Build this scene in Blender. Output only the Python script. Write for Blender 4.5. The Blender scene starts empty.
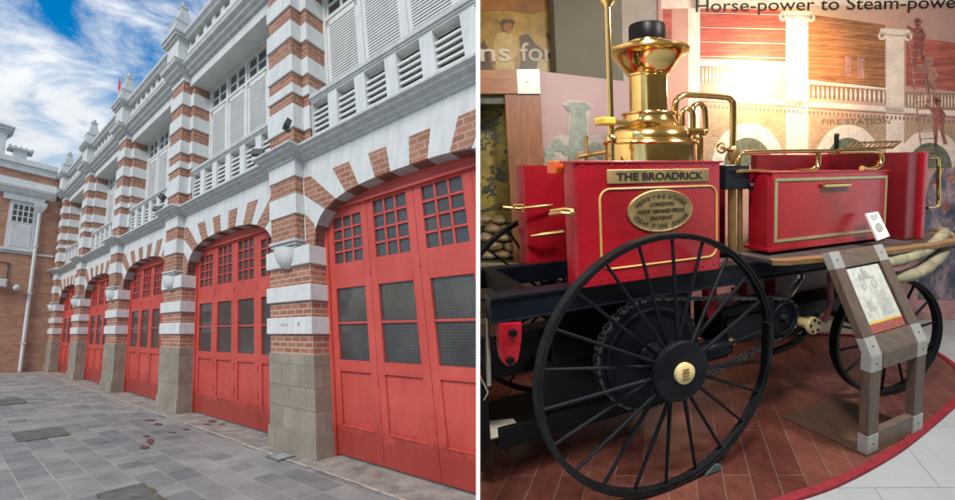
import bpy, bmesh, math, random
from mathutils import Vector, Matrix
random.seed(7)
R_ = math.radians
scene = bpy.context.scene
COL = scene.collection
# ------------------------------------------------------------------ camera
CAMZ = 1.7
F, CX, CY = 400.0, 477.5, 250.0            # focal length and centre in photograph pixels (955 x 500)
cam_d = bpy.data.cameras.new('camera'); cam = bpy.data.objects.new('camera', cam_d); COL.objects.link(cam)
cam.location = (0, 0, CAMZ); cam.rotation_euler = (R_(90), 0, 0)
cam_d.sensor_width = 36.0; cam_d.lens = 36.0 * F / 955.0; cam_d.clip_start = 0.05; cam_d.clip_end = 500
scene.camera = cam

def ray(x, y): return Vector((x - CX, F, CY - y))

class Frame:
    """Axes of one of the two places: s along the front, t into the depth, u up."""
    def __init__(self, A, B, U, h, side):
        self.M = Matrix((A, B, U)).transposed(); self.Mi = self.M.inverted()
        self.O = Vector((0, 0, CAMZ)) - U * h; self.side = side; self.h = h
    def w(self, p): return self.O + self.M @ Vector(p)
    def at(self, x, y, i, v):
        q = self.Mi @ ray(x, y)
        if i == 2: v = v - self.h
        q = q * (v / q[i]); q[2] += self.h
        return q
LA, LB, LU = ray(-69, 334).normalized(), ray(741, 339).normalized(), ray(249, -1457).normalized()
RA, RB, RU = ray(1490, 160).normalized() * 1.164, ray(312, 164).normalized(), -ray(717, 3900).normalized()
FL = Frame(LA, LB, LU, 1.6, -1)            # the station forecourt
FR = Frame(RA, RB, RU, 1.9, 1)             # the museum hall, engine axes
XW = Vector((1, 0, 0)); YW = Vector((0, 1, 0)) - RU * 0
# hall axes: s across the hall, t into its depth along the floor, u up
nf = RA.cross(RB).normalized()
fwd = (Vector((0, 1, 0)) - nf * nf.y).normalized(); acr = (XW - nf * nf.x).normalized()
FH = Frame(acr, fwd, RU, 1.9, 1)
HW = 0.0092                                # half the thickness of the partition

# ------------------------------------------------------------------ mesh building
class MB:
    def __init__(self, fr): self.fr = fr; self.v = []; self.f = []; self.m = []
    def face(self, pts, m=0):
        b = len(self.v); self.v += [Vector(p) for p in pts]; self.f.append(tuple(range(b, b + len(pts)))); self.m.append(m); return self
    def grid(self, rows, m=0, closed=False):
        b = len(self.v); n = len(rows[0])
        for r in rows: self.v += [Vector(p) for p in r]
        for i in range(len(rows) - 1):
            for j in range(n if closed else n - 1):
                k = (j + 1) % n
                self.f.append((b + i*n + j, b + i*n + k, b + (i+1)*n + k, b + (i+1)*n + j)); self.m.append(m)
        return self
    def box(self, s0, s1, t0, t1, u0, u1, m=0):
        c = [(s0,t0,u0),(s1,t0,u0),(s1,t1,u0),(s0,t1,u0),(s0,t0,u1),(s1,t0,u1),(s1,t1,u1),(s0,t1,u1)]
        return self.hexa(c, m)
    def hexa(self, c, m=0):
        b = len(self.v); self.v += [Vector(p) for p in c]
        for q in ((0,3,2,1),(4,5,6,7),(0,1,5,4),(1,2,6,5),(2,3,7,6),(3,0,4,7)):
            self.f.append(tuple(b + i for i in q)); self.m.append(m)
        return self
    def obox(self, c, ax, ay, az, m=0):
        c, ax, ay, az = Vector(c), Vector(ax), Vector(ay), Vector(az)
        return self.hexa([c-ax-ay-az, c+ax-ay-az, c+ax+ay-az, c-ax+ay-az, c-ax-ay+az, c+ax-ay+az, c+ax+ay+az, c-ax+ay+az], m)
    def bar(self, a, b, w, d, m=0, up=(0,0,1)):
        a, b = Vector(a), Vector(b); ax = (b - a) / 2; n = ax.normalized(); up = Vector(up)
        if abs(n.dot(up)) > .95: up = Vector((0,1,0))
        y = n.cross(up).normalized(); z = y.cross(n).normalized()
        return self.obox((a + b) / 2, ax, y * w / 2, z * d / 2, m)
    def prism(self, poly, fn, d0, d1, m=0):
        """poly: list of 2-D points; fn(a, b, d) -> 3-D"""
        b = len(self.v); n = len(poly)
        self.v += [Vector(fn(p[0], p[1], d0)) for p in poly] + [Vector(fn(p[0], p[1], d1)) for p in poly]
        self.f.append(tuple(b + i for i in range(n))[::-1]); self.m.append(m)
        self.f.append(tuple(b + n + i for i in range(n))); self.m.append(m)
        for i in range(n):
            j = (i + 1) % n
            self.f.append((b + i, b + j, b + n + j, b + n + i)); self.m.append(m)
        return self
    def tube(self, pts, r, n=10, m=0, caps=True, closed=False):
        pts = [Vector(p) for p in pts]; N = len(pts); rs = r if isinstance(r, (list, tuple)) else [r] * N
        rows = []; prev = None
        for i, p in enumerate(pts):
            if closed: d = pts[(i + 1) % N] - pts[i - 1]
            else: d = pts[min(i + 1, N - 1)] - pts[max(i - 1, 0)]
            d.normalize()
            if prev is None:
                h = Vector((0, 0, 1)) if abs(d.z) < .9 else Vector((1, 0, 0))
                e1 = d.cross(h).normalized()
            else: e1 = (prev - d * prev.dot(d)).normalized()
            prev = e1; e2 = d.cross(e1)
            rows.append([p + (e1 * math.cos(2*math.pi*k/n) + e2 * math.sin(2*math.pi*k/n)) * rs[i] for k in range(n)])
        if closed: rows.append(rows[0])
        self.grid(rows, m, closed=True)
        if caps and not closed: self.face(rows[0][::-1], m); self.face(rows[-1], m)
        return self
    def lathe(self, c, prof, n=24, m=0, axis=(0,0,1), e1=(1,0,0), a0=0, a1=2*math.pi, sq=1.0):
        c, ax, e1 = Vector(c), Vector(axis), Vector(e1); e2 = ax.cross(e1)
        full = abs(a1 - a0 - 2*math.pi) < 1e-6; k = n if full else n + 1
        rows = [[c + ax * h + (e1 * math.cos(a0 + (a1-a0)*j/n) + e2 * math.sin(a0 + (a1-a0)*j/n) * sq) * r for j in range(k)] for r, h in prof]
        return self.grid(rows, m, closed=full)
    def ball(self, c, rx, ry, rz, n=12, m=0):
        pr = [(max(1e-4, math.sin(math.pi*i/(n//2+2))), -math.cos(math.pi*i/(n//2+2))) for i in range(n//2+3)]
        c = Vector(c)
        self.grid([[c + Vector((rx*r*math.cos(2*math.pi*j/n), ry*r*math.sin(2*math.pi*j/n), rz*h)) for j in range(n)] for r, h in pr], m, closed=True)
        return self
    def build(self, name, mats, parent=None, base=None, smooth=False, bevel=0, sharp=40, weld=True):
        fr = self.fr
        if not isinstance(mats, (list, tuple)): mats = [mats]
        if base is None:
            base = Vector((0, 0, 0))
            for v in self.v: base += v
            base /= len(self.v); base[2] = min(v[2] for v in self.v)
        base = Vector(base); ow = fr.w(base)
        me = bpy.data.meshes.new(name)
        me.from_pydata([fr.M @ (v - base) for v in self.v], [], self.f)
        for mt in mats: me.materials.append(mt)
        me.polygons.foreach_set('material_index', self.m)
        uv = me.uv_layers.new(name='metres')
        for p in me.polygons:
            pts = [self.v[i] for i in p.vertices]; nn = Vector((0,0,0))
            for i in range(len(pts)):
                a, b = pts[i], pts[(i+1) % len(pts)]
                nn += Vector(((a.y-b.y)*(a.z+b.z), (a.z-b.z)*(a.x+b.x), (a.x-b.x)*(a.y+b.y)))
            ax = max(range(3), key=lambda k: abs(nn[k]))
            for li, q in zip(p.loop_indices, pts):
                uv.data[li].uv = (q.x, q.z) if ax == 1 else ((q.y, q.z) if ax == 0 else (q.x, q.y))
        bm = bmesh.new(); bm.from_mesh(me)
        if weld: bmesh.ops.remove_doubles(bm, verts=bm.verts, dist=1e-5)
        bmesh.ops.recalc_face_normals(bm, faces=bm.faces)
        bm.to_mesh(me); bm.free()
        if smooth:
            me.polygons.foreach_set('use_smooth', [True] * len(me.polygons)); me.set_sharp_from_angle(angle=R_(sharp))
        o = bpy.data.objects.new(name, me); COL.objects.link(o)
        if parent is not None: o.parent = parent; o.location = ow - wloc(parent)
        else: o.location = ow
        if bevel:
            md = o.modifiers.new('bevel', 'BEVEL'); md.width = bevel; md.segments = 2; md.limit_method = 'ANGLE'; md.angle_limit = R_(40)
        o['side'] = fr.side
        return o
def wloc(o):
    p = Vector(o.location)
    while o.parent is not None: o = o.parent; p += o.location
    return p
def tag(o, label=None, cat=None, group=None, kind=None):
    if label: o['label'] = label
    if cat: o['category'] = cat
    if group: o['group'] = group
    if kind: o['kind'] = kind
    return o
def empty(name, fr, base, label=None, cat=None, group=None, parent=None):
    o = bpy.data.objects.new(name, None); COL.objects.link(o); o.empty_display_size = .1
    o.location = fr.w(base)
    if parent is not None: o.parent = parent; o.location = fr.w(base) - wloc(parent)
    tag(o, label, cat, group); o['side'] = fr.side
    return o
def copy_tree(o, parent, shift):
    c = o.copy(); COL.objects.link(c); c.parent = parent
    c.location = Vector(o.location) + shift
    for ch in list(o.children): copy_tree(ch, c, Vector((0,0,0)))
    return c

# ------------------------------------------------------------------ materials
def nt(name):
    m = bpy.data.materials.new(name); m.use_nodes = True; t = m.node_tree
    return m, t, t.nodes['Principled BSDF']
def N(t, typ, **kw):
    n = t.nodes.new(typ)
    for k, v in kw.items():
        if k in n.inputs.keys(): n.inputs[k].default_value = v
        else: setattr(n, k, v)
    return n
def ramp(t, fac, stops):
    r = N(t, 'ShaderNodeValToRGB'); e = r.color_ramp.elements
    e[0].position, e[0].color = stops[0][0], (*stops[0][1], 1)
    e[1].position, e[1].color = stops[-1][0], (*stops[-1][1], 1)
    for p, c in stops[1:-1]: q = e.new(p); q.color = (*c, 1)
    t.links.new(fac, r.inputs[0]); return r.outputs[0]
def mixc(t, fac, a, b, mode='MIX'):
    n = N(t, 'ShaderNodeMix', data_type='RGBA', blend_type=mode)
    for i, x in ((0, fac), (6, a), (7, b)):
        if hasattr(x, 'links') or hasattr(x, 'is_linked'): t.links.new(x, n.inputs[i])
        elif i == 0: n.inputs[0].default_value = x
        else: n.inputs[i].default_value = (*x, 1)
    return n.outputs[2]
def noise(t, scale, detail=5, rough=.6, coord='pos', stretch=None):
    if coord == 'pos': src = N(t, 'ShaderNodeNewGeometry').outputs['Position']
    elif coord == 'uv': src = N(t, 'ShaderNodeTexCoord').outputs['UV']
    else: src = N(t, 'ShaderNodeTexCoord').outputs['Object']
    if stretch:
        mp = N(t, 'ShaderNodeMapping'); mp.inputs['Scale'].default_value = stretch; t.links.new(src, mp.inputs[0]); src = mp.outputs[0]
    n = N(t, 'ShaderNodeTexNoise', Scale=scale, Detail=detail, Roughness=rough); t.links.new(src, n.inputs['Vector'])
    return n.outputs['Fac']
def bump(t, b, h, strength=.3, dist=.01):
    n = N(t, 'ShaderNodeBump', Strength=strength, Distance=dist); t.links.new(h, n.inputs['Height']); t.links.new(n.outputs[0], b.inputs['Normal'])
def plain(name, col, rough=.6, metal=0, var=.18, scale=3.0, bmp=0.0, spec=.5, coat=0, bscale=None, rvar=0.0):
    m, t, b = nt(name)
    f = noise(t, scale); lo = tuple(c * (1 - var) for c in col); hi = tuple(min(1, c * (1 + var)) for c in col)
    c = ramp(t, f, [(.3, lo), (.7, hi)]); t.links.new(c, b.inputs['Base Color'])
    b.inputs['Roughness'].default_value = rough; b.inputs['Metallic'].default_value = metal
    b.inputs['Specular IOR Level'].default_value = spec; b.inputs['Coat Weight'].default_value = coat
    if rvar:
        mr = N(t, 'ShaderNodeMapRange'); mr.inputs[3].default_value = max(.02, rough - rvar); mr.inputs[4].default_value = rough + rvar
        t.links.new(noise(t, scale * 3), mr.inputs[0]); t.links.new(mr.outputs[0], b.inputs['Roughness'])
    if bmp: bump(t, b, noise(t, bscale or scale * 12), bmp, .004)
    return m
def weathered_white(name, col=(.66,.69,.70), streak=.35):
    """painted render: grey streaks running down, blotches and fine roughness"""
    m, t, b = nt(name)
    n1 = noise(t, 2.6, 8, .7); n2 = noise(t, 9.0, 6, .65, stretch=(1, 1, .09)); n3 = noise(t, 40, 3)
    c = ramp(t, n1, [(.22, tuple(x*.84 for x in col)), (.5, col), (.85, tuple(min(1, x*1.08) for x in col))])
    dk = ramp(t, n2, [(.35, (.62,.62,.60)), (.62, (1,1,1))])
    c = mixc(t, streak, c, dk, 'MULTIPLY')
    t.links.new(c, b.inputs['Base Color']); b.inputs['Roughness'].default_value = .7; b.inputs['Specular IOR Level'].default_value = .25
    bump(t, b, n3, .18, .004)
    return m
def brick(name, c1, c2, mortar, w=.225, h=.075, mo=.011, soot=.3, offset=.5):
    m, t, b = nt(name)
    src = N(t, 'ShaderNodeTexCoord').outputs['UV']
    wob = N(t, 'ShaderNodeTexNoise', Scale=9.0, Detail=2.0); t.links.new(src, wob.inputs['Vector'])
    vm = N(t, 'ShaderNodeVectorMath', operation='SCALE'); vm.inputs['Scale'].default_value = .006; t.links.new(wob.outputs['Color'], vm.inputs[0])
    va = N(t, 'ShaderNodeVectorMath', operation='ADD'); t.links.new(src, va.inputs[0]); t.links.new(vm.outputs[0], va.inputs[1])
    k = N(t, 'ShaderNodeTexBrick'); k.offset = offset
    k.inputs['Scale'].default_value = 1; k.inputs['Brick Width'].default_value = w; k.inputs['Row Height'].default_value = h
    k.inputs['Mortar Size'].default_value = mo; k.inputs['Mortar Smooth'].default_value = .25; k.inputs['Bias'].default_value = -.1
    k.inputs['Color1'].default_value = (*c1, 1); k.inputs['Color2'].default_value = (*c2, 1); k.inputs['Mortar'].default_value = (*mortar, 1)
    t.links.new(va.outputs[0], k.inputs['Vector'])
    n1 = noise(t, 2.2, 6, .65); n2 = noise(t, 30, 3)
    c = mixc(t, soot, k.outputs['Color'], ramp(t, n1, [(.3, (.45,.42,.40)), (.65, (1,1,1))]), 'MULTIPLY')
    c = mixc(t, .35, c, ramp(t, n2, [(.3, (.6,.6,.6)), (.7, (1.1,1.05,1.0))]), 'MULTIPLY')
    t.links.new(c, b.inputs['Base Color']); b.inputs['Roughness'].default_value = .85; b.inputs['Specular IOR Level'].default_value = .2
    bump(t, b, k.outputs['Fac'], -.6, .006)
    return m
def wood(name, c1, c2, rough=.45, axis=2, scale=1.0):
    m, t, b = nt(name)
    st = [14, 14, 14]; st[axis] = 1.2
    n = noise(t, 2.2 * scale, 6, .65, stretch=tuple(st)); n2 = noise(t, 1.3)
    c = ramp(t, n, [(.3, c1), (.7, c2)]); c = mixc(t, .3, c, ramp(t, n2, [(.3, (.6,.55,.5)), (.7, (1,1,1))]), 'MULTIPLY')
    t.links.new(c, b.inputs['Base Color']); b.inputs['Roughness'].default_value = rough; bump(t, b, n, .15, .003)
    return m

M = {}
M['white'] = weathered_white('white painted render', (.63,.648,.635))
M['white_band'] = weathered_white('white painted stone band', (.64,.655,.64), .3)
M['white_wood'] = weathered_white('white painted timber', (.64,.652,.635), .2)
M['moulding'] = weathered_white('grey white moulding', (.55,.567,.558), .55)
M['soffit_white'] = weathered_white('white voussoir with painted shade', (.46,.45,.45), .5)  # darker copy of the white; the arch's shade is in the colour
M['brick'] = brick('orange red brick', (.33,.14,.088), (.44,.215,.14), (.42,.34,.28), w=.24, h=.085)
M['brick_low'] = brick('red brick of the piers', (.33,.125,.08), (.46,.21,.135), (.48,.40,.33), h=.08)
M['brick_soffit'] = brick('arch soffit brick with painted shade', (.20,.075,.055), (.26,.10,.07), (.2,.15,.13))  # brick tone darkened to hold the shade under the arch
M['brick_wing'] = brick('brown red brick of the wing', (.44,.19,.12), (.60,.30,.185), (.46,.36,.28), h=.08, soot=.45)
M['granite'] = brick('granite blocks', (.29,.255,.20), (.35,.315,.255), (.22,.19,.15), w=.42, h=.30, mo=.007, soot=.45)
M['opening_shade'] = plain('painted shade behind louvres', (.025,.027,.03), .8)  # near-black sheet stands for the shade inside the balcony openings
M['louvre_dark'] = plain('painted shade behind shutters', (.05,.052,.055), .8)  # dark sheet painted as the shade behind the shutter slats
M['floodlight'] = plain('dark green floodlight metal', (.045,.055,.05), .5)
M['flag'] = plain('red flag cloth', (.5,.04,.04), .8)

def mk_red_door():
    m, t, b = nt('red gloss door paint')
    n1 = noise(t, 1.1, 5); n2 = noise(t, 6, 5, .7, stretch=(1, 1, .25))
    c = ramp(t, n1, [(.3, (.49,.066,.050)), (.7, (.58,.095,.075))])
    c = mixc(t, .25, c, ramp(t, n2, [(.35, (.62,.5,.5)), (.6, (1,1,1))]), 'MULTIPLY')
    t.links.new(c, b.inputs['Base Color']); b.inputs['Roughness'].default_value = .42; b.inputs['Specular IOR Level'].default_value = .4
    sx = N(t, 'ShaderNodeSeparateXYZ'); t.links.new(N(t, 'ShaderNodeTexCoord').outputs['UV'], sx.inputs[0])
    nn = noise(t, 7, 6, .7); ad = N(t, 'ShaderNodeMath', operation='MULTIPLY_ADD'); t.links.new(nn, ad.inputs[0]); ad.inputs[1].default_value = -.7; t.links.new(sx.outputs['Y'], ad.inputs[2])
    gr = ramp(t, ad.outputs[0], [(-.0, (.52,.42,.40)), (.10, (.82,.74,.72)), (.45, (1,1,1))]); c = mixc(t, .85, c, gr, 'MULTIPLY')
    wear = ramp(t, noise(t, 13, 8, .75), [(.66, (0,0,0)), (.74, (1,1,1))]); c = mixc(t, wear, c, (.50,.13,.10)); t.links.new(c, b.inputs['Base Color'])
    bump(t, b, n2, .12, .004); return m
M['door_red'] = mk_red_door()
def mk_pane():
    m, t, b = nt('dusty glass behind wire mesh')
    uvn = N(t, 'ShaderNodeTexCoord').outputs['UV']
    k = N(t, 'ShaderNodeTexBrick'); k.offset = 0
    for a, v in (('Scale',1),('Brick Width',.034),('Row Height',.034),('Mortar Size',.003),('Mortar Smooth',.3)): k.inputs[a].default_value = v
    k.inputs['Color1'].default_value = (.045,.045,.047,1); k.inputs['Color2'].default_value = (.055,.054,.054,1); k.inputs['Mortar'].default_value = (.105,.098,.09,1)
    t.links.new(uvn, k.inputs['Vector'])
    c = mixc(t, .6, k.outputs['Color'], ramp(t, noise(t, 1.7, 3), [(.3, (.55,.55,.56)), (.7, (1.3,1.3,1.3))]), 'MULTIPLY')
    t.links.new(c, b.inputs['Base Color']); b.inputs['Roughness'].default_value = .14; b.inputs['Specular IOR Level'].default_value = .6
    bump(t, b, noise(t, 3.0, 2), .10, .01)
    return m
M['pane'] = mk_pane()
def mk_paving():
    m, t, b = nt('grey stone paving slabs')
    src = N(t, 'ShaderNodeTexCoord').outputs['UV']
    def bk(c1, c2, mo, bias=0.0, ox=0.0):
        mp = N(t, 'ShaderNodeMapping'); mp.inputs['Location'].default_value = (ox, .07, 0); t.links.new(src, mp.inputs[0])
        k = N(t, 'ShaderNodeTexBrick'); k.offset = .42; k.offset_frequency = 2; k.squash = .72; k.squash_frequency = 3
        for a, v in (('Scale',1),('Brick Width',.47),('Row Height',.27),('Mortar Size',.008),('Mortar Smooth',.35),('Bias',bias)): k.inputs[a].default_value = v
        k.inputs['Color1'].default_value = (*c1, 1); k.inputs['Color2'].default_value = (*c2, 1); k.inputs['Mortar'].default_value = (*mo, 1)
        t.links.new(mp.outputs[0], k.inputs['Vector']); return k
    k = bk((.21,.224,.228), (.345,.35,.34), (.38,.375,.345))
    n1 = noise(t, .55, 5); n2 = noise(t, 3.2, 6, .7); n3 = noise(t, 45, 3)
    c = mixc(t, .75, k.outputs['Color'], ramp(t, n1, [(.32, (.70,.72,.76)), (.5, (1,.98,.95)), (.7, (1.22,1.2,1.12))]), 'MULTIPLY')
    c = mixc(t, .6, c, ramp(t, n2, [(.3, (.52,.53,.54)), (.5, (.92,.92,.91)), (.68, (1.12,1.11,1.08))]), 'MULTIPLY')
    c = mixc(t, .65, c, ramp(t, n3, [(.3, (.7,.7,.7)), (.7, (1.15,1.15,1.15))]), 'MULTIPLY')
    t.links.new(c, b.inputs['Base Color'])
    r = N(t, 'ShaderNodeMapRange'); r.inputs[3].default_value = .5; r.inputs[4].default_value = .8; t.links.new(n2, r.inputs[0]); t.links.new(r.outputs[0], b.inputs['Roughness'])
    bump(t, b, k.outputs['Fac'], -.4, .005); return m
M['paving'] = mk_paving()
M['threshold'] = plain('pale worn concrete threshold', (.27,.25,.22), .85, var=.4, scale=4, bmp=.3)
M['grout'] = plain('pale cement line', (.42,.38,.33), .9, var=.3, scale=9)
M['cover'] = plain('cement filled access cover', (.13,.125,.115), .9, var=.35, scale=7, bmp=.5, bscale=60)
M['moss'] = plain('yellow green moss', (.15,.14,.045), .95, var=.6, scale=14, bmp=.6)
M['stain'] = plain('red brown floor paint remains', (.15,.07,.055), .9, var=.4, scale=12)
M['glass_block'] = plain('pale green glass block', (.32,.40,.38), .15, var=.25, scale=12)
M['parapet_shade'] = plain('painted shade behind the parapet', (.10,.115,.135), .6)  # dark colour stands for the shade behind the balusters
# =================================================================== THE FIRE STATION FORECOURT (frame FL)
P0, PS, PW = 5.05, 5.09, 1.2               # near edge of the first pier, pier spacing, pier width
TF, TD, TA, TP = 3.22, 3.50, 3.30, 3.165    # pier front, door plane, arch wall, pilaster front
SEND = 26.6
station = empty('fire_station', FL, (P0, TF, 0), 'long two storey white and red brick fire station with arched red doors', 'building')
SH = lambda k: FL.M @ Vector((PS * k, 0, 0))

# ---- ground
g = MB(FL); g.face([(-4,-40,0),(60,-40,0),(60,TD+.5,0),(-4,TD+.5,0)]).build('forecourt_paving', M['paving'], base=(0,0,0))
tag(bpy.data.objects['forecourt_paving'], kind='structure')
g = MB(FL); g.face([(-4,3.0,.004),(SEND,3.0,.004),(SEND,TD+.3,.004),(-4,TD+.3,.004)]).build('threshold_strip', M['threshold'], base=(0,3,0))
tag(bpy.data.objects['threshold_strip'], kind='structure')
g = MB(FL); random.seed(3)
s = 0.0
while s < SEND:
    d = random.uniform(.5, 1.4); a, b_ = random.uniform(-.012, .012), random.uniform(.03, .055)
    g.face([(s,2.97+a,.008),(s+d,2.97+a,.008),(s+d,2.97+a+b_,.008),(s,2.97+a+b_,.008)]); s += d + random.uniform(0,.02)
g.build('cement_kerb_line', M['grout'], base=(0,3,0)); tag(bpy.data.objects['cement_kerb_line'], kind='structure')

# ---- pier (lower) with sub-parts
def pier(k):
    a = P0 + PS * k; e = empty('pier', FL, (a, TF, 0), parent=station)
    m = MB(FL); m.box(a-.02, a+PW+.02, TF-.02, TD+.1, 0, 1.34, 0); m.box(a-.035, a+PW+.035, TF-.04, TD+.1, 0, .30, 0)
    m.build('stone_base', M['granite'], e, bevel=.008)
    m = MB(FL); m.box(a, a+PW, TF, TD+.1, 1.335, 2.96); m.build('brick_shaft', M['brick_low'], e)
    for u0, u1 in ((1.63,1.875),(2.11,2.35),(2.65,2.93)):
        m = MB(FL); m.box(a-.035, a+PW+.035, TF-.045, TD+.1, u0, u1); m.build('stone_band', M['white_band'], e, bevel=.012)
    c = a + PW/2
    m = MB(FL)
    m.lathe((c, TF-.01, 2.615), [(r*.78,h*.88) for r,h in ((.001,0),(.10,.015),(.19,.06),(.26,.14),(.30,.24),(.315,.36))], 24, axis=(0,0,1), e1=(1,0,0), sq=.8)
    m.build('corbel_bowl', M['white_band'], e, smooth=True)
    m = MB(FL)
    for d, u0, u1 in ((.02,2.92,2.965),(.05,2.965,3.01),(.075,3.01,3.06)): m.box(c-.30-d, c+.34+d, TP+.02-d, TA+.02, u0, u1)
    m.build('corbel_moulding', M['moulding'], e, bevel=.008)
    return e
def pilaster(k):
    """upper shaft with alternating bands, from the corbel to the eaves, broken by the string course"""
    a = P0 + PS * k; c = a + PW/2 + .04; e = empty('pilaster', FL, (c, TP, 3.06), parent=station)
    def shaft(name, u0, u1, mt, d=0.0, back=TA+.05, w=.385):
        m = MB(FL); m.box(c-w-d, c+w+d, TP-d, back, u0, u1); m.build(name, mt, e, bevel=.010 if d else 0)
    shaft('brick_shaft', 3.06, 4.38, M['brick'])
    for u0, u1 in ((3.46,3.79),(4.08,4.38)): shaft('stone_band', u0, u1, M['white_band'], .022)
    # upper storey
    shaft('brick_shaft', 4.6, 7.97, M['brick'], back=3.5)
    m = MB(FL); m.box(c-.55, c+.55, 3.36, 3.9, 4.55, 7.97); m.build('brick_shaft', M['brick'], e)
    for u0, u1 in ((4.93,5.36),(5.57,5.74),(5.97,6.30),(6.64,6.99),(7.29,7.64)):
        shaft('stone_band', u0, u1, M['white_band'], .03, back=3.5)
        m = MB(FL); m.box(c-.58, c+.58, 3.33, 3.9, u0, u1); m.build('stone_band', M['white_band'], e, bevel=.01)
    m = MB(FL); m.box(c-.43, c+.43, TP-.02, 3.5, 7.95, 8.2); m.box(c-.58, c+.58, 3.34, 3.9, 7.95, 8.0); m.build('plain_neck', M['white'], e)
    # parapet pier, cap and pyramid finial
    f = empty('finial', FL, (c, 3.15, 8.4), parent=station)
    m = MB(FL); m.box(c-.40, c+.40, 3.0, 3.55, 8.36, 9.12); m.build('parapet_pier', M['white'], f, bevel=.01)
    m = MB(FL)
    for d, u0, u1 in ((.05,9.10,9.16),(.10,9.16,9.24),(.13,9.24,9.32)): m.box(c-.40-d, c+.40+d, 3.0-d, 3.55+d, u0, u1)
    m.build('cap_moulding', M['moulding'], f, bevel=.01)
    m = MB(FL); tc = 3.20; prev = None
    prof = [(.36,9.32),(.36,9.45),(.30,9.52),(.27,9.74),(.29,9.77),(.29,9.83),(.21,9.88),(.095,10.34),(.12,10.37),(.12,10.43),(.05,10.48)]
    rows = [[(c-r,tc-r*.8,u),(c+r,tc-r*.8,u),(c+r,tc+r*.8,u),(c-r,tc+r*.8,u)] for r, u in prof]
    m.grid(rows, closed=True); m.face(rows[-1]); m.build('pyramid_cap', M['moulding'], f, bevel=.006)
    m = MB(FL); m.ball((c, tc, 10.53), .06, .06, .07, 10); m.build('ball_tip', M['moulding'], f, smooth=True)
for k in range(5): pier(k); pilaster(k)
m = MB(FL)
for x, y, w_, h_ in ((281.5,325,1.6,2.2),(284,325,1.4,2.2),(287,324.6,1.2,2.0),(292,325.5,.8,.8),(298.5,324,1.6,4.0)):
    q0, q1 = FL.at(x-w_/2, y+h_/2, 1, TF-.0475), FL.at(x+w_/2, y-h_/2, 1, TF-.0475); m.face([(q0.x,TF-.0475,q0.z),(q1.x,TF-.0475,q0.z),(q1.x,TF-.0475,q1.z),(q0.x,TF-.0475,q1.z)])
m.build('faded_marks', plain('faded grey marks', (.30,.27,.25), .9, var=.5, scale=40), [c for c in station.children if c.name == 'pier'][0], weld=False)

# ---- arch of each bay: x is measured from the middle of the bay, u up
HWB = 1.945; NE = 2.8
def arc(x):
    x = min(abs(x), HWB) / HWB
    return 2.88 + .80 * (1 - x**NE) ** (1 / NE)
BR = []                                        # brick voussoirs: inner x range, outer quad
def fan(xm, wi=.15, top=4.04):
    out = []
    for x in (xm - wi, xm + wi):
        u = arc(x); k = (top - 1.9) / (u - 1.9); out.append((x, u, x * k, top))
    return out
def arch(k):
    a = P0 + PS * k; c = a - HWB                # bay lies on the near side of pier k
    e = empty('arch', FL, (c, TA, 2.9), parent=station)
    mid = [fan(x, .145) for x in (-.97, -.325, .325, .97)]
    brk = sorted([(f[0][0], f[1][0]) for f in mid] + [(1.36,1.62),(-1.62,-1.36),(1.86,HWB),(-HWB,-1.86)])
    xs = sorted(set([round(-HWB + 2*HWB*i/64, 4) for i in range(65)] + [x for b in brk for x in b] + [HWB*.995,-HWB*.995, HWB*.985,-HWB*.985]))
    wall = MB(FL); sof = MB(FL)
    for i in range(len(xs) - 1):
        x0, x1 = xs[i], xs[i+1]; xm = (x0+x1)/2
        wall.face([(c+x0,TA,arc(x0)),(c+x1,TA,arc(x1)),(c+x1,TA,4.4),(c+x0,TA,4.4)])
        isb = any(p <= xm <= q for p, q in brk)
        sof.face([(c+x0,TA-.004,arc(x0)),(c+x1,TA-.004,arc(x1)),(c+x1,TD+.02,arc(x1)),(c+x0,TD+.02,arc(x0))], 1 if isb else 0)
    for sgn in (-1, 1):
        x0, x1 = sorted((sgn*HWB, sgn*(HWB+.62)))
        wall.face([(c+x0,TA,2.9),(c+x1,TA,2.9),(c+x1,TA,4.4),(c+x0,TA,4.4)])
    wall.build('arch_wall', M['white'], e, base=(c,TA,2.9), weld=False)
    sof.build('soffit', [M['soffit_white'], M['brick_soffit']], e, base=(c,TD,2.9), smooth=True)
    def vous(q):
        m = MB(FL); m.prism(q, lambda x, u, d: (c + x, d, u), TA - .012, TA + .02); m.build('brick_voussoir', M['brick'], e)
    for f in mid: vous([(f[0][0],f[0][1]),(f[1][0],f[1][1]),(f[1][2],f[1][3]),(f[0][2],f[0][3])])
    pe = HWB + .205                             # pilaster edge
    for sgn in (-1, 1):
        vous([(sgn*x,u) for x,u in ((1.36,arc(1.36)),(1.62,arc(1.62)),(pe,3.79),(pe,4.08),(pe-.18,4.06))])
        vous([(sgn*x,u) for x,u in ((1.90,arc(1.90)),(HWB,2.90),(pe,2.93),(pe,3.46),(1.935,arc(1.90)+.10))])
    return e
for k in range(5): arch(k)

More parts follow.
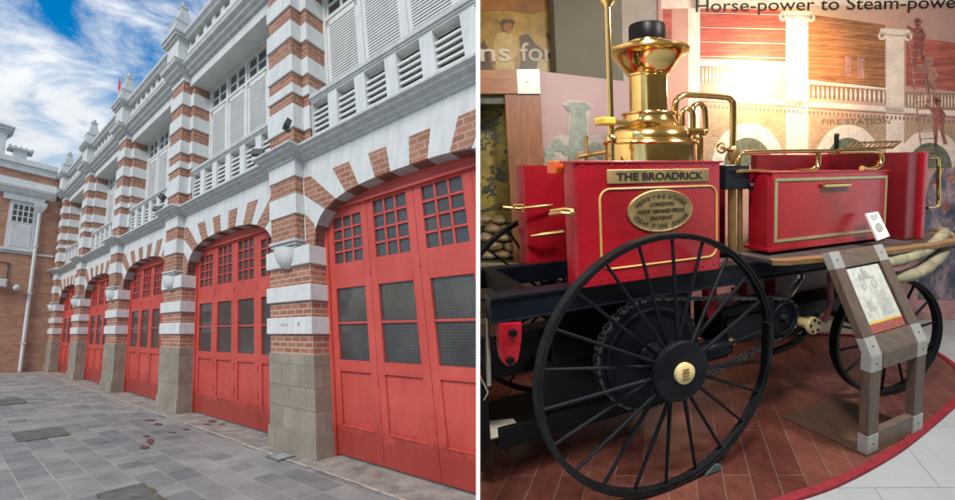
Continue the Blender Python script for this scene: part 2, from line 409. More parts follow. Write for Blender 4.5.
# ---- folding garage doors: four leaves a bay
LWID = .938
def leaf_mesh(s0, edge):
    """one leaf from s0 (near side) to s0 + LWID: red frame (0), panes (1)"""
    m = MB(FL); s1 = s0 + LWID - .008; t0, t1 = TD, TD + .05; z0 = .035
    mg = .135
    top = [(2.66, 3.36), (2.66, 3.46)][0 if edge else 1]
    def fr(a, b, u0, u1, d=0.0): m.box(a, b, t0 + d, t1, u0, u1, 0)
    fr(s0, s0+mg, z0, 3.76); fr(s1-mg, s1, z0, 3.76)                         # stiles
    fr(s0+mg, s1-mg, z0, .40); fr(s0+mg, s1-mg, 1.15, 1.28); fr(s0+mg, s1-mg, 2.29, 2.66); fr(s0+mg, s1-mg, top[1], 3.76)
    fr(s0+mg, s1-mg, .40, 1.15, .022)                                        # sunk bottom panel
    for u in (.40, 1.13): m.box(s0+mg, s1-mg, t0-.012, t1, u, u+.02, 0)
    fr(s0+mg, s1-mg, 1.775, 1.805, .006)
    m.box(s0+mg, s1-mg, t0+.03, t1-.004, 1.28, 2.29, 1)
    m.box(s0+mg, s1-mg, t0+.03, t1-.004, 2.66, top[1], 1)
    w = s1 - s0 - 2*mg
    for i in (1, 2): fr(s0+mg+w*i/3-.016, s0+mg+w*i/3+.016, 2.66, top[1], .006)
    for i in (1, 2, 3):
        u = 2.66 + (top[1]-2.66)*i/4; fr(s0+mg, s1-mg, u-.015, u+.015, .006)
    for u in (.55, 1.0, 2.45): m.tube([(s0+.0, t0-.008, u), (s0, t0-.008, u+.10)], .012, 8, 0)   # hinges
    return m
door_proto = None
for k in range(5):
    a = P0 + PS * k
    if door_proto is None or k == 0:
        d = empty('folding_door', FL, (a, TD, 0), parent=station)
        for i in range(4):
            s0 = a - .07 - LWID * (i + 1)
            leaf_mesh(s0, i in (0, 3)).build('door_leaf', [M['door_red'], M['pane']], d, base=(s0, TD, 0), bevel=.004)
        for j0, j1 in ((a-.072, a+.02), (a-.07-4*LWID-.13, a-.07-4*LWID-.002)):
            m = MB(FL); m.box(j0, j1, TD-.03, TD+.06, 0, 3.3); m.build('door_jamb', M['door_red'], d, bevel=.006)
        m = MB(FL); m.box(a-3.85, a-.05, TD-.05, TD+.01, 3.49, 3.52); m.box(a-3.85, a-.05, TD-.012, TD+.01, 3.52, 3.8); m.build('head_board', M['door_red'], d)
        door_proto = d
    else: copy_tree(door_proto, station, SH(k))

# ---- string course over the arches
SC = [(3.34,4.35),(3.27,4.35),(3.26,4.38),(3.21,4.395),(3.20,4.43),(3.14,4.45),(3.13,4.48),(3.09,4.495),(3.09,4.53),(3.11,4.55),(3.34,4.585)]
def course(name, prof, s0, s1, mt, parent, **kw):
    m = MB(FL); m.prism(prof, lambda t, u, d: (d, t, u), s0, s1); return m.build(name, mt, parent, bevel=.004, **kw)
course('string_course', SC, -2.0, SEND - .01, M['moulding'], station)
for k in range(5):
    c = P0 + PS*k + PW/2 + .04
    m = MB(FL)
    pts = [(t - .15, u + (.0 if u < 4.36 else .012)) for t, u in SC[1:-1]]
    rows = []
    for t, u in pts:
        w = .42 + (3.12 - t) ; rows.append([(c-w, 3.3, u),(c-w, t, u),(c+w, t, u),(c+w, 3.3, u)])
    m.grid(rows); m.face(rows[0]); m.face(rows[-1]); rows2 = [rows[-1], [(c-.45,3.3,4.62),(c-.45,TP-.03,4.62),(c+.45,TP-.03,4.62),(c+.45,3.3,4.62)]]; m.grid(rows2); m.face(rows2[-1])
    m.build('string_course_break', M['moulding'], station, bevel=.004)

# ---- balcony parapet with louvred openings, shuttered windows
def balcony(k, proto=None):
    a = P0 + PS*k; s0, s1 = a - 3.9 - .0, a + .03
    e = empty('balcony_parapet', FL, (a, 3.36, 4.55), parent=station)
    m = MB(FL); m.box(s0, s1, 3.36, 3.5, 4.5, 4.68); m.box(s0, s1, 3.36, 3.5, 5.38, 5.44)
    n = 6; ow = .44; s1 = s1 + .1; per = (s1 - s0) / n
    ops = [(s1 - per*(i+.5) - ow/2, s1 - per*(i+.5) + ow/2) for i in range(n)]
    s1 = s1 - .1; ed = [s1] + [x for o in ops for x in (o[1], o[0])] + [s0]
    for i in range(0, len(ed), 2): m.box(ed[i+1], ed[i], 3.36, 3.5, 4.68, 5.38)
    m.build('parapet_wall', M['white'], e, bevel=.006, base=(a,3.36,4.56), weld=False)
    m = MB(FL); m.box(s0, s1, 3.32, 3.53, 5.435, 5.51); m.box(s0, s1, 3.34, 3.51, 5.405, 5.435); m.build('coping', M['moulding'], e, bevel=.01)
    for o in ops:
        m = MB(FL)
        m.box(o[0]-.005, o[1]+.005, 3.50, 3.51, 4.68, 5.38, 1)
        for j in range(6):
            u = 4.74 + j*.098; m.hexa([(o[0],3.395,u-.035),(o[1],3.395,u-.035),(o[1],3.485,u+.010),(o[0],3.485,u+.010),(o[0],3.395,u+.002),(o[1],3.395,u+.002),(o[1],3.485,u+.047),(o[0],3.485,u+.047)], 0)
        m.build('louvre', [M['white_wood'], M['opening_shade']], e)
    return e
b0 = balcony(0)
for k in range(1, 5): copy_tree(b0, station, SH(k))
def shutters(k):
    a = P0 + PS*k; e = empty('shuttered_window', FL, (a-1.95, 3.75, 5.0), parent=station)
    s0, s1 = a - 3.95, a + .06; n = 4; w = (s1 - s0) / n; t = 3.72
    m = MB(FL); m.box(s0, s1, t+.09, t+.13, 4.6, 7.95); m.build('backing', M['louvre_dark'], e)
    m = MB(FL)
    for i in range(n+1): m.box(s0+w*i-.045, s0+w*i+.045, t-.01, t+.10, 4.6, 7.95)
    for u in (7.30, 7.88): m.box(s0, s1, t-.005, t+.10, u-.04, u+.04)
    m.build('window_frame', M['white_wood'], e, bevel=.006, weld=False)
    for i in range(n):
        x0, x1 = s0 + w*i + .05, s0 + w*(i+1) - .05
        m = MB(FL)
        for p, q, u0, u1 in ((x0,x0+.085,4.62,7.25),(x1-.085,x1,4.62,7.25),(x0,x1,7.14,7.25),(x0,x1,5.86,5.97) if False else (x0,x1,4.62,4.75)): m.box(p, q, t+.01, t+.055, u0, u1)
        for j in range(44):
            u = 4.79 + j*.0535
            m.hexa([(x0+.08,t+.012,u-.022),(x1-.08,t+.012,u-.022),(x1-.08,t+.05,u+.012),(x0+.08,t+.05,u+.012),(x0+.08,t+.012,u+.012),(x1-.08,t+.012,u+.012),(x1-.08,t+.05,u+.036),(x0+.08,t+.05,u+.036)], 0)
        m.build('shutter_leaf', M['white_wood'], e, base=(x0,t,4.62), weld=False)
        m = MB(FL); m.box(x0, x1, t+.05, t+.06, 7.34, 7.84, 1)
        xm = (x0+x1)/2; m.box(xm-.03, xm+.03, t+.02, t+.065, 7.34, 7.84); m.box(x0, x1, t+.025, t+.066, 7.57, 7.61)
        m.box(x0, x0+.06, t+.022, t+.068, 7.34, 7.84); m.box(x1-.06, x1, t+.022, t+.068, 7.34, 7.84)
        m.build('transom_light', [M['white_wood'], M['pane']], e, weld=False)
    return e
w0 = shutters(0)
for k in range(1, 5): copy_tree(w0, station, SH(k))

# ---- eaves: beam, soffit, cornice, pierced parapet
m = MB(FL); m.box(-2, SEND-.01, 3.30, 3.9, 7.86, 8.2); m.build('eaves_beam', M['white'], station)
EV = [(3.4,8.12),(3.24,8.12),(3.22,8.17),(3.16,8.20),(3.14,8.26),(3.07,8.30),(3.06,8.36),(3.04,8.40),(3.08,8.44),(3.4,8.48)]
course('eaves_cornice', EV, -2.0, SEND - .01, M['moulding'], station)
for k in range(5):
    c = P0 + PS*k + PW/2; rows = []
    for t, u in EV[1:-1]:
        w = .42 + (3.2 - t); rows.append([(c-w,3.3,u-.005),(c-w,t-.17,u-.005),(c+w,t-.17,u-.005),(c+w,3.3,u-.005)])
    m = MB(FL); m.grid(rows); m.face(rows[0]); m.face(rows[-1]); m.build('eaves_cornice_break', M['moulding'], station, bevel=.004)
def parapet(k):
    a = P0 + PS*k; s0, s1 = a + .2 - 4.49, a + .2
    e = empty('pierced_parapet', FL, (a, 3.2, 8.45), parent=station)
    m = MB(FL); m.box(s0, s1, 3.2, 3.45, 8.46, 8.86)
    n = 9; per = (s1-s0)/n
    for i in range(n+1): m.box(s0+per*i-.10, s0+per*i+.10, 3.24, 3.42, 8.86, 9.16)
    m.build('baluster_wall', M['white'], e, bevel=.006, weld=False)
    m = MB(FL); m.prism([(3.46,9.14),(3.16,9.14),(3.13,9.20),(3.08,9.24),(3.08,9.34),(3.13,9.38),(3.46,9.40)], lambda t,u,d: (d,t,u), s0, s1); m.build('coping', M['moulding'], e, bevel=.006)
    m = MB(FL); m.box(s0, s1, 3.425, 3.45, 8.86, 9.14); m.build('dark_backing', M['parapet_shade'], e)  # board added to darken the gaps between balusters
parapet(0); pp = [c for c in station.children if c.name.startswith('pierced_parapet')][0]
for k in range(1, 5): copy_tree(pp, station, SH(k))

# ---- small fittings on the ledges
def flood(s, t, u, yaw, label):
    e = empty('floodlight', FL, (s, t, u), label, 'floodlight', 'floodlights on the ledge over the arches')
    m = MB(FL); m.tube([(s,t,u),(s,t,u+.09)], .014, 8); m.box(s-.05, s+.05, t-.03, t+.03, u, u+.015); m.build('bracket', M['floodlight'], e)
    m = MB(FL); d = Vector((math.cos(yaw), math.sin(yaw), .45)).normalized(); y = Vector((-math.sin(yaw), math.cos(yaw), 0)); z = d.cross(y)
    c = Vector((s,t,u+.11)); m.obox(c, d*.032, y*.10, z*.065); m.obox(c+d*.036, d*.008, y*.105, z*.07); m.build('lamp_head', M['floodlight'], e, bevel=.01)
q = FL.at(288,141,1,2.92); flood(q[0], 2.92, 4.66, -1.2, 'dark floodlight tilted up on the ledge of the nearest pier, right hand one')
q = FL.at(254,152,1,2.92); flood(q[0]+.05, 3.02, 4.56, -2.2, 'dark floodlight on the ledge left of the nearest pier, its head pointing left')
c2 = P0+PS+PW/2
flood(c2+.65, 3.03, 4.56, -2.2, 'small dark floodlight on the ledge left of the second pier')
flood(c2-.15, 2.9, 4.66, -1.0, 'small dark floodlight on top of the ledge of the second pier')

# ---- red flag far along the roof
c = P0+PS*2+PW/2
e = empty('flag', FL, (c+.35, 3.6, 9.2), 'small red flag on a thin pole behind the third roof finial', 'flag')
q = FL.at(119.5,80,0,c+.5); 
m = MB(FL); m.tube([(c+.5,q[1],8.9),(c+.5,q[1],q[2]+.1)], .02, 6); m.build('flagpole', M['moulding'], e)
m = MB(FL); g_ = [[(c+.5-.05*i, q[1]-.02+.015*math.sin(i*1.4), q[2]+.08-.12*j-.05*i) for i in range(7)] for j in range(5)]; m.grid(g_); m.build('flag_cloth', M['flag'], e, smooth=True)

# =================================================================== brick wing closing the yard
wing = empty('brick_wing', FL, (SEND, 2, 0), 'brown red brick wing with white cornice closing the far end of the yard', 'building')
def wbox(name, t0, t1, u0, u1, d, mt, back=.3, par=wing, bev=.012):
    m = MB(FL); m.box(SEND - d, SEND + back, t0, t1, u0, u1); return m.build(name, mt, par, bevel=bev)
wbox('wall', -9, 3.75, 0, 9.2, 0, M['brick_wing'], 6, bev=0)
wbox('coping', -9, 2.9, 9.13, 9.45, .10, M['white'], 6); wbox('coping', -9, 2.9, 9.45, 9.72, .22, M['white'], 6)
m = MB(FL); m.prism([(0.02,7.95),(-.06,7.95),(-.10,8.02),(-.16,8.06),(-.20,8.16),(-.30,8.22),(-.33,8.34),(-.14,8.40),(-.10,8.72),(.02,8.74)], lambda a,u,d: (SEND+a, d, u), -9, 2.95); m.build('cornice', M['white'], wing, bevel=.006)
for i, (t0, t1) in enumerate(((1.62, 2.30), (-1.9, -1.2), (-5.2,-4.5))):
    e = empty('window', FL, (SEND, t0, 5.4), parent=wing)
    wbox('lintel', t0-.32, t1+.30, 7.66, 7.93, .14, M['white'], par=e)
    wbox('sill', t0-.22, t1+.18, 5.30, 5.42, .12, M['white'], par=e)
    wbox('window_frame', t0-.10, t1+.10, 5.42, 7.66, .03, M['white_wood'], par=e)
    m = MB(FL); m.box(SEND-.036, SEND-.02, t0, t1, 6.66, 7.5, 1)
    for j in range(5): m.box(SEND-.05, SEND-.02, t0+(t1-t0)*j/4-.022, t0+(t1-t0)*j/4+.022, 6.64, 7.52)
    for j in range(4): m.box(SEND-.046, SEND-.02, t0-.02, t1+.02, 6.66+.28*j-.022, 6.66+.28*j+.022)
    m.build('glazed_light', [M['white_wood'], M['pane']], e, weld=False)
    wbox('panel', t0+.02, t1-.02, 5.5, 6.56, .05, M['white'], par=e)
wbox('sill_band', -9, 3.1, 5.20, 5.29, .05, M['white'])
e = empty('downspout', FL, (SEND, 2.47, 0), parent=wing)
m = MB(FL); m.tube([(SEND-.10,2.47,.04),(SEND-.10,2.47,7.3)], .065, 10); m.build('pipe', M['white_wood'], e, smooth=True)
m = MB(FL); rows = [[(SEND-.10-w,2.47-w,u),(SEND-.10+w,2.47-w,u),(SEND-.10+w,2.47+w,u),(SEND-.10-w,2.47+w,u)] for w,u in ((.07,7.25),(.18,7.5),(.20,7.62),(.20,7.72))]; m.grid(rows, closed=True); m.face(rows[-1]); m.tube([(SEND-.1,2.5,7.7),(SEND-.1,2.62,8.0),(SEND-.1,2.75,8.15)], .05, 8); m.build('hopper', M['white_wood'], e)
m = MB(FL)
for u in (1.2,3.4,5.6): m.box(SEND-.18, SEND, 2.39, 2.55, u, u+.05)
m.build('pipe_clip', M['white_wood'], e)
# wall camera, junction box and conduit
q = FL.at(17,288,0,SEND-.2)
e = empty('wall_camera', FL, (SEND, q[1], q[2]), 'small pale security camera on the brick wing beside the downspout', 'camera')
m = MB(FL); m.tube([(SEND,q[1],q[2]-.04),(SEND-.18,q[1],q[2]-.05)], .03, 8); m.build('arm', M['moulding'], e, smooth=True)
m = MB(FL); m.ball((SEND-.24,q[1],q[2]), .15, .13, .15, 12); m.build('housing', M['moulding'], e, smooth=True)
q = FL.at(1,284,0,SEND)
m = MB(FL); m.box(SEND-.22, SEND-.003, q[1]-.5, q[1]+.16, q[2]-.14, q[2]+.22); m.box(SEND-.24, SEND-.22, q[1]-.46, q[1]+.12, q[2]-.10, q[2]+.18)
tag(m.build('junction_box', M['white_wood'], bevel=.015), 'white junction box on the brick wing at the left edge', 'box')
m = MB(FL); q1, q2, q3 = FL.at(1,290,0,SEND-.03), FL.at(15,290,0,SEND-.03), FL.at(9,263,0,SEND-.03)
m.tube([(SEND-.03,q1[1]+.2,q1[2]),(SEND-.03,q2[1]-.2,q2[2])], .022, 6)
m.tube([(SEND-.03,q3[1],q3[2]),(SEND-.03,q3[1],q2[2]+.3)], .018, 6); m.tube([(SEND-.03,q3[1],q3[2]),(SEND-.03,q3[1]-.6,q3[2]+.05)], .018, 6)
tag(m.build('wall_conduit', M['floodlight'], smooth=True), 'thin dark conduit pipes on the brick wing near the junction box', 'conduit')
# roof turret at the left edge and a roof vent
q = FL.at(0,140,0,SEND+1.5)
e = empty('roof_turret', FL, (SEND+1.5, q[1]-.55, 9.6), 'white roof turret with grey cap at the left edge above the brick wing', 'turret')
tc = q[1]-.32; sc = SEND+1.5
m = MB(FL); m.box(sc-.5, sc+.5, tc-.5, tc+.5, 9.3, q[2]+.35); m.build('turret_wall', M['white'], e, bevel=.02)
m = MB(FL); 
for d,u0,u1 in ((.08,.30,.42),(.16,.42,.56),(.22,.56,.66)): m.box(sc-.5-d, sc+.5+d, tc-.5-d, tc+.5+d, q[2]+u0, q[2]+u1)
m.build('turret_cornice', M['moulding'], e, bevel=.02)
m = MB(FL); m.lathe((sc,tc,q[2]+.66), [(.62,0),(.45,.12),(.18,.22),(.001,.25)], 4, e1=(.707,.707,0)); m.build('low_cap', M['moulding'], e)
q = FL.at(20,153,0,SEND+1.0)
m = MB(FL); sc, tc = SEND+1.0, q[1]; m.box(sc-.3, sc+.3, tc-.22, tc+.22, 9.5, q[2]+.05); m.box(sc-.4, sc+.4, tc-.42, tc+.42, q[2]+.05, q[2]+.16)
for i in range(5): m.box(sc-.36, sc+.36, tc-.36+.18*i-.03, tc-.36+.18*i+.03, q[2]+.16, q[2]+.24)
tag(m.build('roof_vent', M['moulding'], bevel=.01), 'grey boxy roof vent on the coping of the brick wing', 'vent')

# ---- things set into the paving
def cover(s0, s1, t0, t1, label):
    e = empty('access_cover', FL, (s0, t0, 0), label, 'access cover', 'access covers in the paving')
    m = MB(FL); m.box(s0, s1, t0, t1, .002, .014); m.build('plate', M['cover'], e, bevel=.003)
    m = MB(FL)
    random.seed(int(s0*100))
    for i in range(34):
        f = random.random(); s = s0 + (s1-s0)*f; t = random.choice((t1, t1, t0)) + random.gauss(0,.02); r = random.uniform(.008,.026)
        if random.random() < .5: s = s0 + random.gauss(0,.025); t = t0 + (t1-t0)*(random.random()**.5)
        m.face([(s + r*math.cos(a+i)*random.uniform(.6,1.3), t + r*math.sin(a+i)*random.uniform(.6,1.3), .0165+.0001*i/60) for a in (0,1.05,2.1,3.14,4.2,5.2)])
    tag(m.build('moss_edge', M['moss'], e, weld=False), kind='stuff')
cover(9.52, 10.45, .96, 1.53, 'dark cement access cover with mossy rim, middle one of the three in the paving')
cover(14.55, 15.85, .80, 1.55, 'dark access cover farthest away, cut by the left edge')
cover(4.9, 5.88, 1.18, 1.56, 'dark access cover nearest the camera at the bottom edge')
e = empty('ground_light', FL, (5.4, 2.88, 0), 'square pale green glass light set in the paving before the nearest pier', 'ground light')
m = MB(FL); m.box(5.40, 5.72, 2.86, 3.12, .003, .018); m.build('rim', M['cover'], e); m = MB(FL); m.box(5.44, 5.68, 2.89, 3.09, .010, .021); m.build('glass', M['glass_block'], e)
m = MB(FL); random.seed(12)
for x, y, w, h in ((150,420,9,2.2),(146,436,5,2),(150,441,4,6),(144,447,7,3.2),(158,424,5,2.5),(172,432,6,1),(186,429,5,1),(212,421,6,3),(207,424,7,1.5),(222,424,4,1.5)):
    for j in range(3):
        pts = []
        for a in range(9):
            an = a*2*math.pi/9; r = random.uniform(.45,1.1); q = FL.at(x+random.uniform(-2,2)*0+w*.62*r*math.cos(an)+j*1.5-1.5, y+h*.6*r*math.sin(an), 2, .0105+.0003*j); pts.append(q)
        m.face(pts)
tag(m.build('paint_stain', M['stain'], base=(8,2.2,0), weld=False), kind='structure')
# =================================================================== THE MUSEUM HALL (frames FR, FH, FT)
FT = Frame(acr, ray(670, 163).normalized(), RU, 1.9, 1)
rt = lambda x, y, t: FR.at(x, y, 1, t)
rs = lambda x, y, s: FR.at(x, y, 0, s)
TW = FH.at(945, 318, 2, 0)[1]                 # depth of the picture wall
hw = lambda x, y, d=0.0: FH.at(x, y, 1, TW - d*.3)
# ---- materials
def brass(name, col, rough, var=.25):
    m, t, b = nt(name); n = noise(t, 6, 5)
    c = ramp(t, n, [(.3, tuple(x*(1-var) for x in col)), (.7, col)]); t.links.new(c, b.inputs['Base Color'])
    b.inputs['Metallic'].default_value = 1
    r = N(t, 'ShaderNodeMapRange'); r.inputs[3].default_value = rough*.6; r.inputs[4].default_value = rough*1.6; t.links.new(n, r.inputs[0]); t.links.new(r.outputs[0], b.inputs['Roughness'])
    bump(t, b, noise(t, 14, 2), .04, .004); return m
M['brass'] = brass('polished brass', (.86,.60,.22), .12)
M['brass_dull'] = brass('dull brass', (.52,.36,.15), .38)
M['brass_plate'] = brass('worn brass plate', (.62,.46,.22), .42)
M['steel'] = brass('bright worn steel', (.62,.60,.56), .3)
M['red'] = plain('glossy fire engine red', (.30,.006,.016), .28, var=.28, scale=2.0, spec=.4, coat=.15, rvar=.12, bmp=.03, bscale=5)
M['red_dark'] = plain('dark red with painted shade', (.15,.006,.012), .35, var=.25, scale=3)  # darker copy of the red; carries the shade of seat and end panel
M['gold'] = plain('gold lining paint', (.55,.36,.10), .4)
M['black'] = plain('black enamel', (.004,.0045,.006), .4, var=.3, scale=5, rvar=.1, spec=.16)
M['navy'] = plain('dark navy enamel', (.004,.006,.012), .35, var=.35, scale=3, rvar=.1, spec=.22)
M['spoke'] = plain('black blue spoke enamel', (.0045,.006,.010), .5, var=.4, scale=9, rvar=.15, spec=.14, bmp=.15)
M['tyre'] = plain('worn black iron tyre', (.006,.007,.009), .5, var=.6, scale=9, rvar=.15, bmp=.25, spec=.2)
M['letter_black'] = plain('black letters', (.012,.011,.010), .5, var=.05)
M['ivory'] = plain('cream painted cap', (.62,.50,.24), .35)
M['rust_red'] = plain('faded red link', (.32,.06,.06), .6, var=.4, scale=12)
M['ash'] = plain('pale whitish sheet', (.50,.46,.38), .9, var=.3, scale=8)
M['hose'] = plain('cream canvas hose', (.29,.27,.185), .95, var=.38, scale=9, bmp=.9, bscale=38)
M['deck_wood'] = wood('ash wood deck edge', (.17,.09,.035), (.34,.21,.09), .45, 0)
M['deck_top'] = plain('dark worn deck', (.06,.05,.05), .5, var=.5, scale=6)
M['walnut'] = wood('grey brown stand wood', (.085,.055,.038), (.165,.112,.082), .5, 2)
M['walnut_h'] = wood('grey brown stand rail wood', (.10,.07,.052), (.19,.14,.105), .5, 0)
M['base_ply'] = wood('brown stand base board', (.09,.052,.034), (.16,.098,.066), .35, 1)
M['corner_metal'] = plain('brushed pale corner plate', (.44,.44,.42), .45, metal=.35, var=.1, scale=9)
M['case_wood'] = wood('orange brown case wood', (.19,.075,.03), (.36,.16,.065), .4, 0)
M['case_wood_v'] = wood('brown case post wood', (.16,.065,.03), (.30,.13,.06), .4, 2)
M['chock'] = plain('grey blue rubber chock', (.06,.09,.11), .7)
M['card_white'] = plain('white card', (.72,.72,.70), .6, var=.05)
M['print_ink'] = plain('grey print ink', (.36,.37,.37), .7, var=.3, scale=40)
M['print_yellow'] = plain('yellow print line', (.72,.52,.06), .6)
M['print_red'] = plain('red print band', (.36,.10,.08), .6, var=.3, scale=30)
M['panel_paper'] = plain('pale green grey panel print', (.58,.62,.57), .5, var=.22, scale=26)
M['column_grey'] = plain('grey brown hall column', (.135,.125,.095), .8, var=.12, scale=2)
M['ceiling'] = plain('hall ceiling', (.55,.50,.42), .9)
M['red_edge'] = plain('red carpet edging', (.25,.009,.022), .7, var=.35, scale=24, bmp=.3)
def mk_tiles(name, c1, c2, mo, w, h, ms, rough, rot, vscale=2.5, var=.5, bmp=.3):
    m, t, b = nt(name)
    mp = N(t, 'ShaderNodeMapping'); mp.inputs['Rotation'].default_value = (0, 0, rot); mp.inputs['Location'].default_value = (.05,.03,0)
    t.links.new(N(t, 'ShaderNodeTexCoord').outputs['UV'], mp.inputs[0])
    k = N(t, 'ShaderNodeTexBrick'); k.offset = .37
    for a, v in (('Scale',1),('Brick Width',w),('Row Height',h),('Mortar Size',ms),('Mortar Smooth',.2)): k.inputs[a].default_value = v
    k.inputs['Color1'].default_value = (*c1,1); k.inputs['Color2'].default_value = (*c2,1); k.inputs['Mortar'].default_value = (*mo,1)
    t.links.new(mp.outputs[0], k.inputs['Vector'])
    n1 = noise(t, vscale, 7, .68); n2 = noise(t, vscale*9, 4)
    c = mixc(t, var, k.outputs['Color'], ramp(t, n1, [(.3,(.45,.42,.42)),(.55,(1,1,1)),(.75,(1.5,1.35,1.3))]), 'MULTIPLY')
    c = mixc(t, var*.6, c, ramp(t, n2, [(.3,(.6,.6,.6)),(.7,(1.2,1.2,1.2))]), 'MULTIPLY')
    t.links.new(c, b.inputs['Base Color'])
    r = N(t, 'ShaderNodeMapRange'); r.inputs[3].default_value = rough-.14; r.inputs[4].default_value = rough+.2; t.links.new(n1, r.inputs[0]); t.links.new(r.outputs[0], b.inputs['Roughness'])
    bump(t, b, k.outputs['Fac'], -bmp, .004); return m
M['platform'] = mk_tiles('red brown plank tiles', (.115,.036,.028), (.185,.066,.048), (.20,.14,.12), .74, .165, .003, .22, R_(90), var=.75)
M['hall_floor'] = mk_tiles('pale hall floor tiles', (.40,.45,.47), (.45,.50,.52), (.26,.28,.28), .62, .62, .004, .3, 0, 1.5, .18, .15)

# ---- floor and platform
g = MB(FT); g.face([(-9,-7,0),(14,-7,0),(14,14,0),(-9,14,0)]).build('hall_floor', M['hall_floor'], base=(0,0,0)); tag(bpy.data.objects['hall_floor'], kind='structure')
edge_px = [(420,700),(560,596),(700,534),(745,516),(790,499),(815,491),(838,482),(868,467),(895,451),(914,437),(930,424),(944,412),(955,402),(961,394),(963,386),(960,377),(953,367),(942,358),(925,349),(905,343),(880,339),(830,336),(760,338),(680,343),(600,350),(520,362),(440,380)]
ep = [FT.at(x, y, 2, 0.0) for x, y in edge_px]
def spl(pts, n=5):
    out = []; K = len(pts)
    for i in range(K):
        p0, p1, p2, p3 = pts[i-1] if i else pts[0], pts[i], pts[min(i+1,K-1)], pts[min(i+2,K-1)]
        if i == K-1: out.append(p1); break
        for j in range(n):
            a = j / n
            out.append(p1 + ((p2-p0)*a + (p0*2-p1*5+p2*4-p3)*a*a + (p1*3-p0-p2*3+p3)*a*a*a)*.5)
    return out
ep = spl(ep, 4)
PH = .014
e = empty('display_platform', FT, (ep[0][0], ep[0][1], 0), 'low red brown tiled platform with a red edge strip under the steam engine', 'platform')
m = MB(FT); m.face([(p[0],p[1],PH) for p in ep]); m.build('tiled_top', M['platform'], e, base=(0,0,PH))
m = MB(FT); cen = sum(ep, Vector((0,0,0))) / len(ep); rows = []
for i, p in enumerate(ep):
    d = ep[min(i+1,len(ep)-1)] - ep[max(i-1,0)]; n_ = Vector((d.y, -d.x, 0)).normalized()
    if (p + n_ - cen).length < (p - cen).length: n_ = -n_
    a, b_ = p - n_*.018, p + n_*.034; rows.append([(a.x,a.y,PH+.003),(a.x,a.y,PH+.010),(b_.x,b_.y,PH+.006),(b_.x,b_.y,0)])
m.grid(rows); m.build('red_edge_strip', M['red_edge'], e, smooth=True)

# ---- text helper
def text_geo(body):
    cu = bpy.data.curves.new('lettering', 'FONT'); cu.body = body; cu.resolution_u = 4
    o = bpy.data.objects.new('lettering', cu); COL.objects.link(o); bpy.context.view_layer.update()
    me = bpy.data.meshes.new_from_object(o.evaluated_get(bpy.context.evaluated_depsgraph_get()))
    v = [(p.co.x, p.co.y) for p in me.vertices]; f = [tuple(p.vertices) for p in me.polygons]
    bpy.data.objects.remove(o); bpy.data.curves.remove(cu); bpy.data.meshes.remove(me)
    return v, f
def add_text(m, body, fn, x0, x1, y0, h, mi=0, cap=.729, bold=0.0):
    """lettering from x0 to x1, base line y0, capitals h tall; fn(a, b) -> 3-D"""
    v, f = text_geo(body); a0, a1 = min(p[0] for p in v), max(p[0] for p in v)
    k = (x1 - x0) / (a1 - a0)
    offs = [(0,0)] if not bold else [(-bold,0),(bold,0),(0,bold),(0,-bold)]
    for ii, (dx, dy) in enumerate(offs):
        b = len(m.v); m.v += [Vector(fn(x0 + (p[0]-a0)*k + dx, y0 + p[1]*h/cap + dy)) + Vector((0,-.0003*ii,0)) for p in v]
        for q in f: m.f.append(tuple(b + i for i in q)); m.m.append(mi)

# =================================================================== hall walls
def mk_mural():
    m, t, b = nt('printed wall picture wash')
    pos = N(t, 'ShaderNodeNewGeometry').outputs['Position']; sp = N(t, 'ShaderNodeSeparateXYZ'); t.links.new(pos, sp.inputs[0])
    mx = N(t, 'ShaderNodeMapRange'); mx.inputs[1].default_value = 2.6; mx.inputs[2].default_value = 6.2; t.links.new(sp.outputs['X'], mx.inputs[0])
    c1 = ramp(t, mx.outputs[0], [(0,(.52,.27,.22)),(.3,(.58,.40,.26)),(.6,(.55,.34,.28)),(1,(.46,.28,.31))])
    mz = N(t, 'ShaderNodeMapRange'); mz.inputs[1].default_value = 2.6; mz.inputs[2].default_value = .6; t.links.new(sp.outputs['Z'], mz.inputs[0])
    c = mixc(t, mz.outputs[0], c1, (.58,.30,.34))
    c = mixc(t, .5, c, ramp(t, noise(t, 5, 6, .7), [(.3,(.78,.76,.76)),(.7,(1.1,1.08,1.06))]), 'MULTIPLY')
    c = mixc(t, .35, c, ramp(t, noise(t, 60, 2), [(.3,(.75,.75,.75)),(.7,(1.1,1.1,1.1))]), 'MULTIPLY')
    t.links.new(c, b.inputs['Base Color']); b.inputs['Roughness'].default_value = .5; return m
M['mural'] = mk_mural()
def tone(name, c, st=(1,1,1), sc=40, v=.45): 
    m, t, b = nt(name); n = noise(t, sc, 4, .7, stretch=st)
    k_ = ramp(t, n, [(.3, tuple(x*(1-v) for x in c)), (.7, tuple(min(1,x*(1+v)) for x in c))]); k_ = mixc(t, .75, k_, ramp(t, noise(t, 3.2, 7, .72), [(.32,(.62,.60,.60)),(.5,(.95,.95,.95)),(.7,(1.25,1.2,1.18))]), 'MULTIPLY'); k_ = mixc(t, .5, k_, ramp(t, noise(t, 90, 2), [(.3,(.7,.7,.7)),(.7,(1.15,1.15,1.15))]), 'MULTIPLY'); t.links.new(k_, b.inputs['Base Color']); b.inputs['Roughness'].default_value = .5; return m
M['p_white'] = tone('printed pale column', (.78,.66,.58), v=.10)
M['p_red'] = tone('printed red blind', (.42,.075,.055), (.08,1,1.5), 30, .5)
M['p_orange'] = tone('printed orange blind', (.33,.14,.06), (.08,1,1.5), 30, .5)
M['p_rose'] = tone('printed rose blind', (.40,.11,.09), (.08,1,1.5), 30, .5)
M['p_brown'] = tone('printed brown stipple', (.44,.30,.20), sc=90)
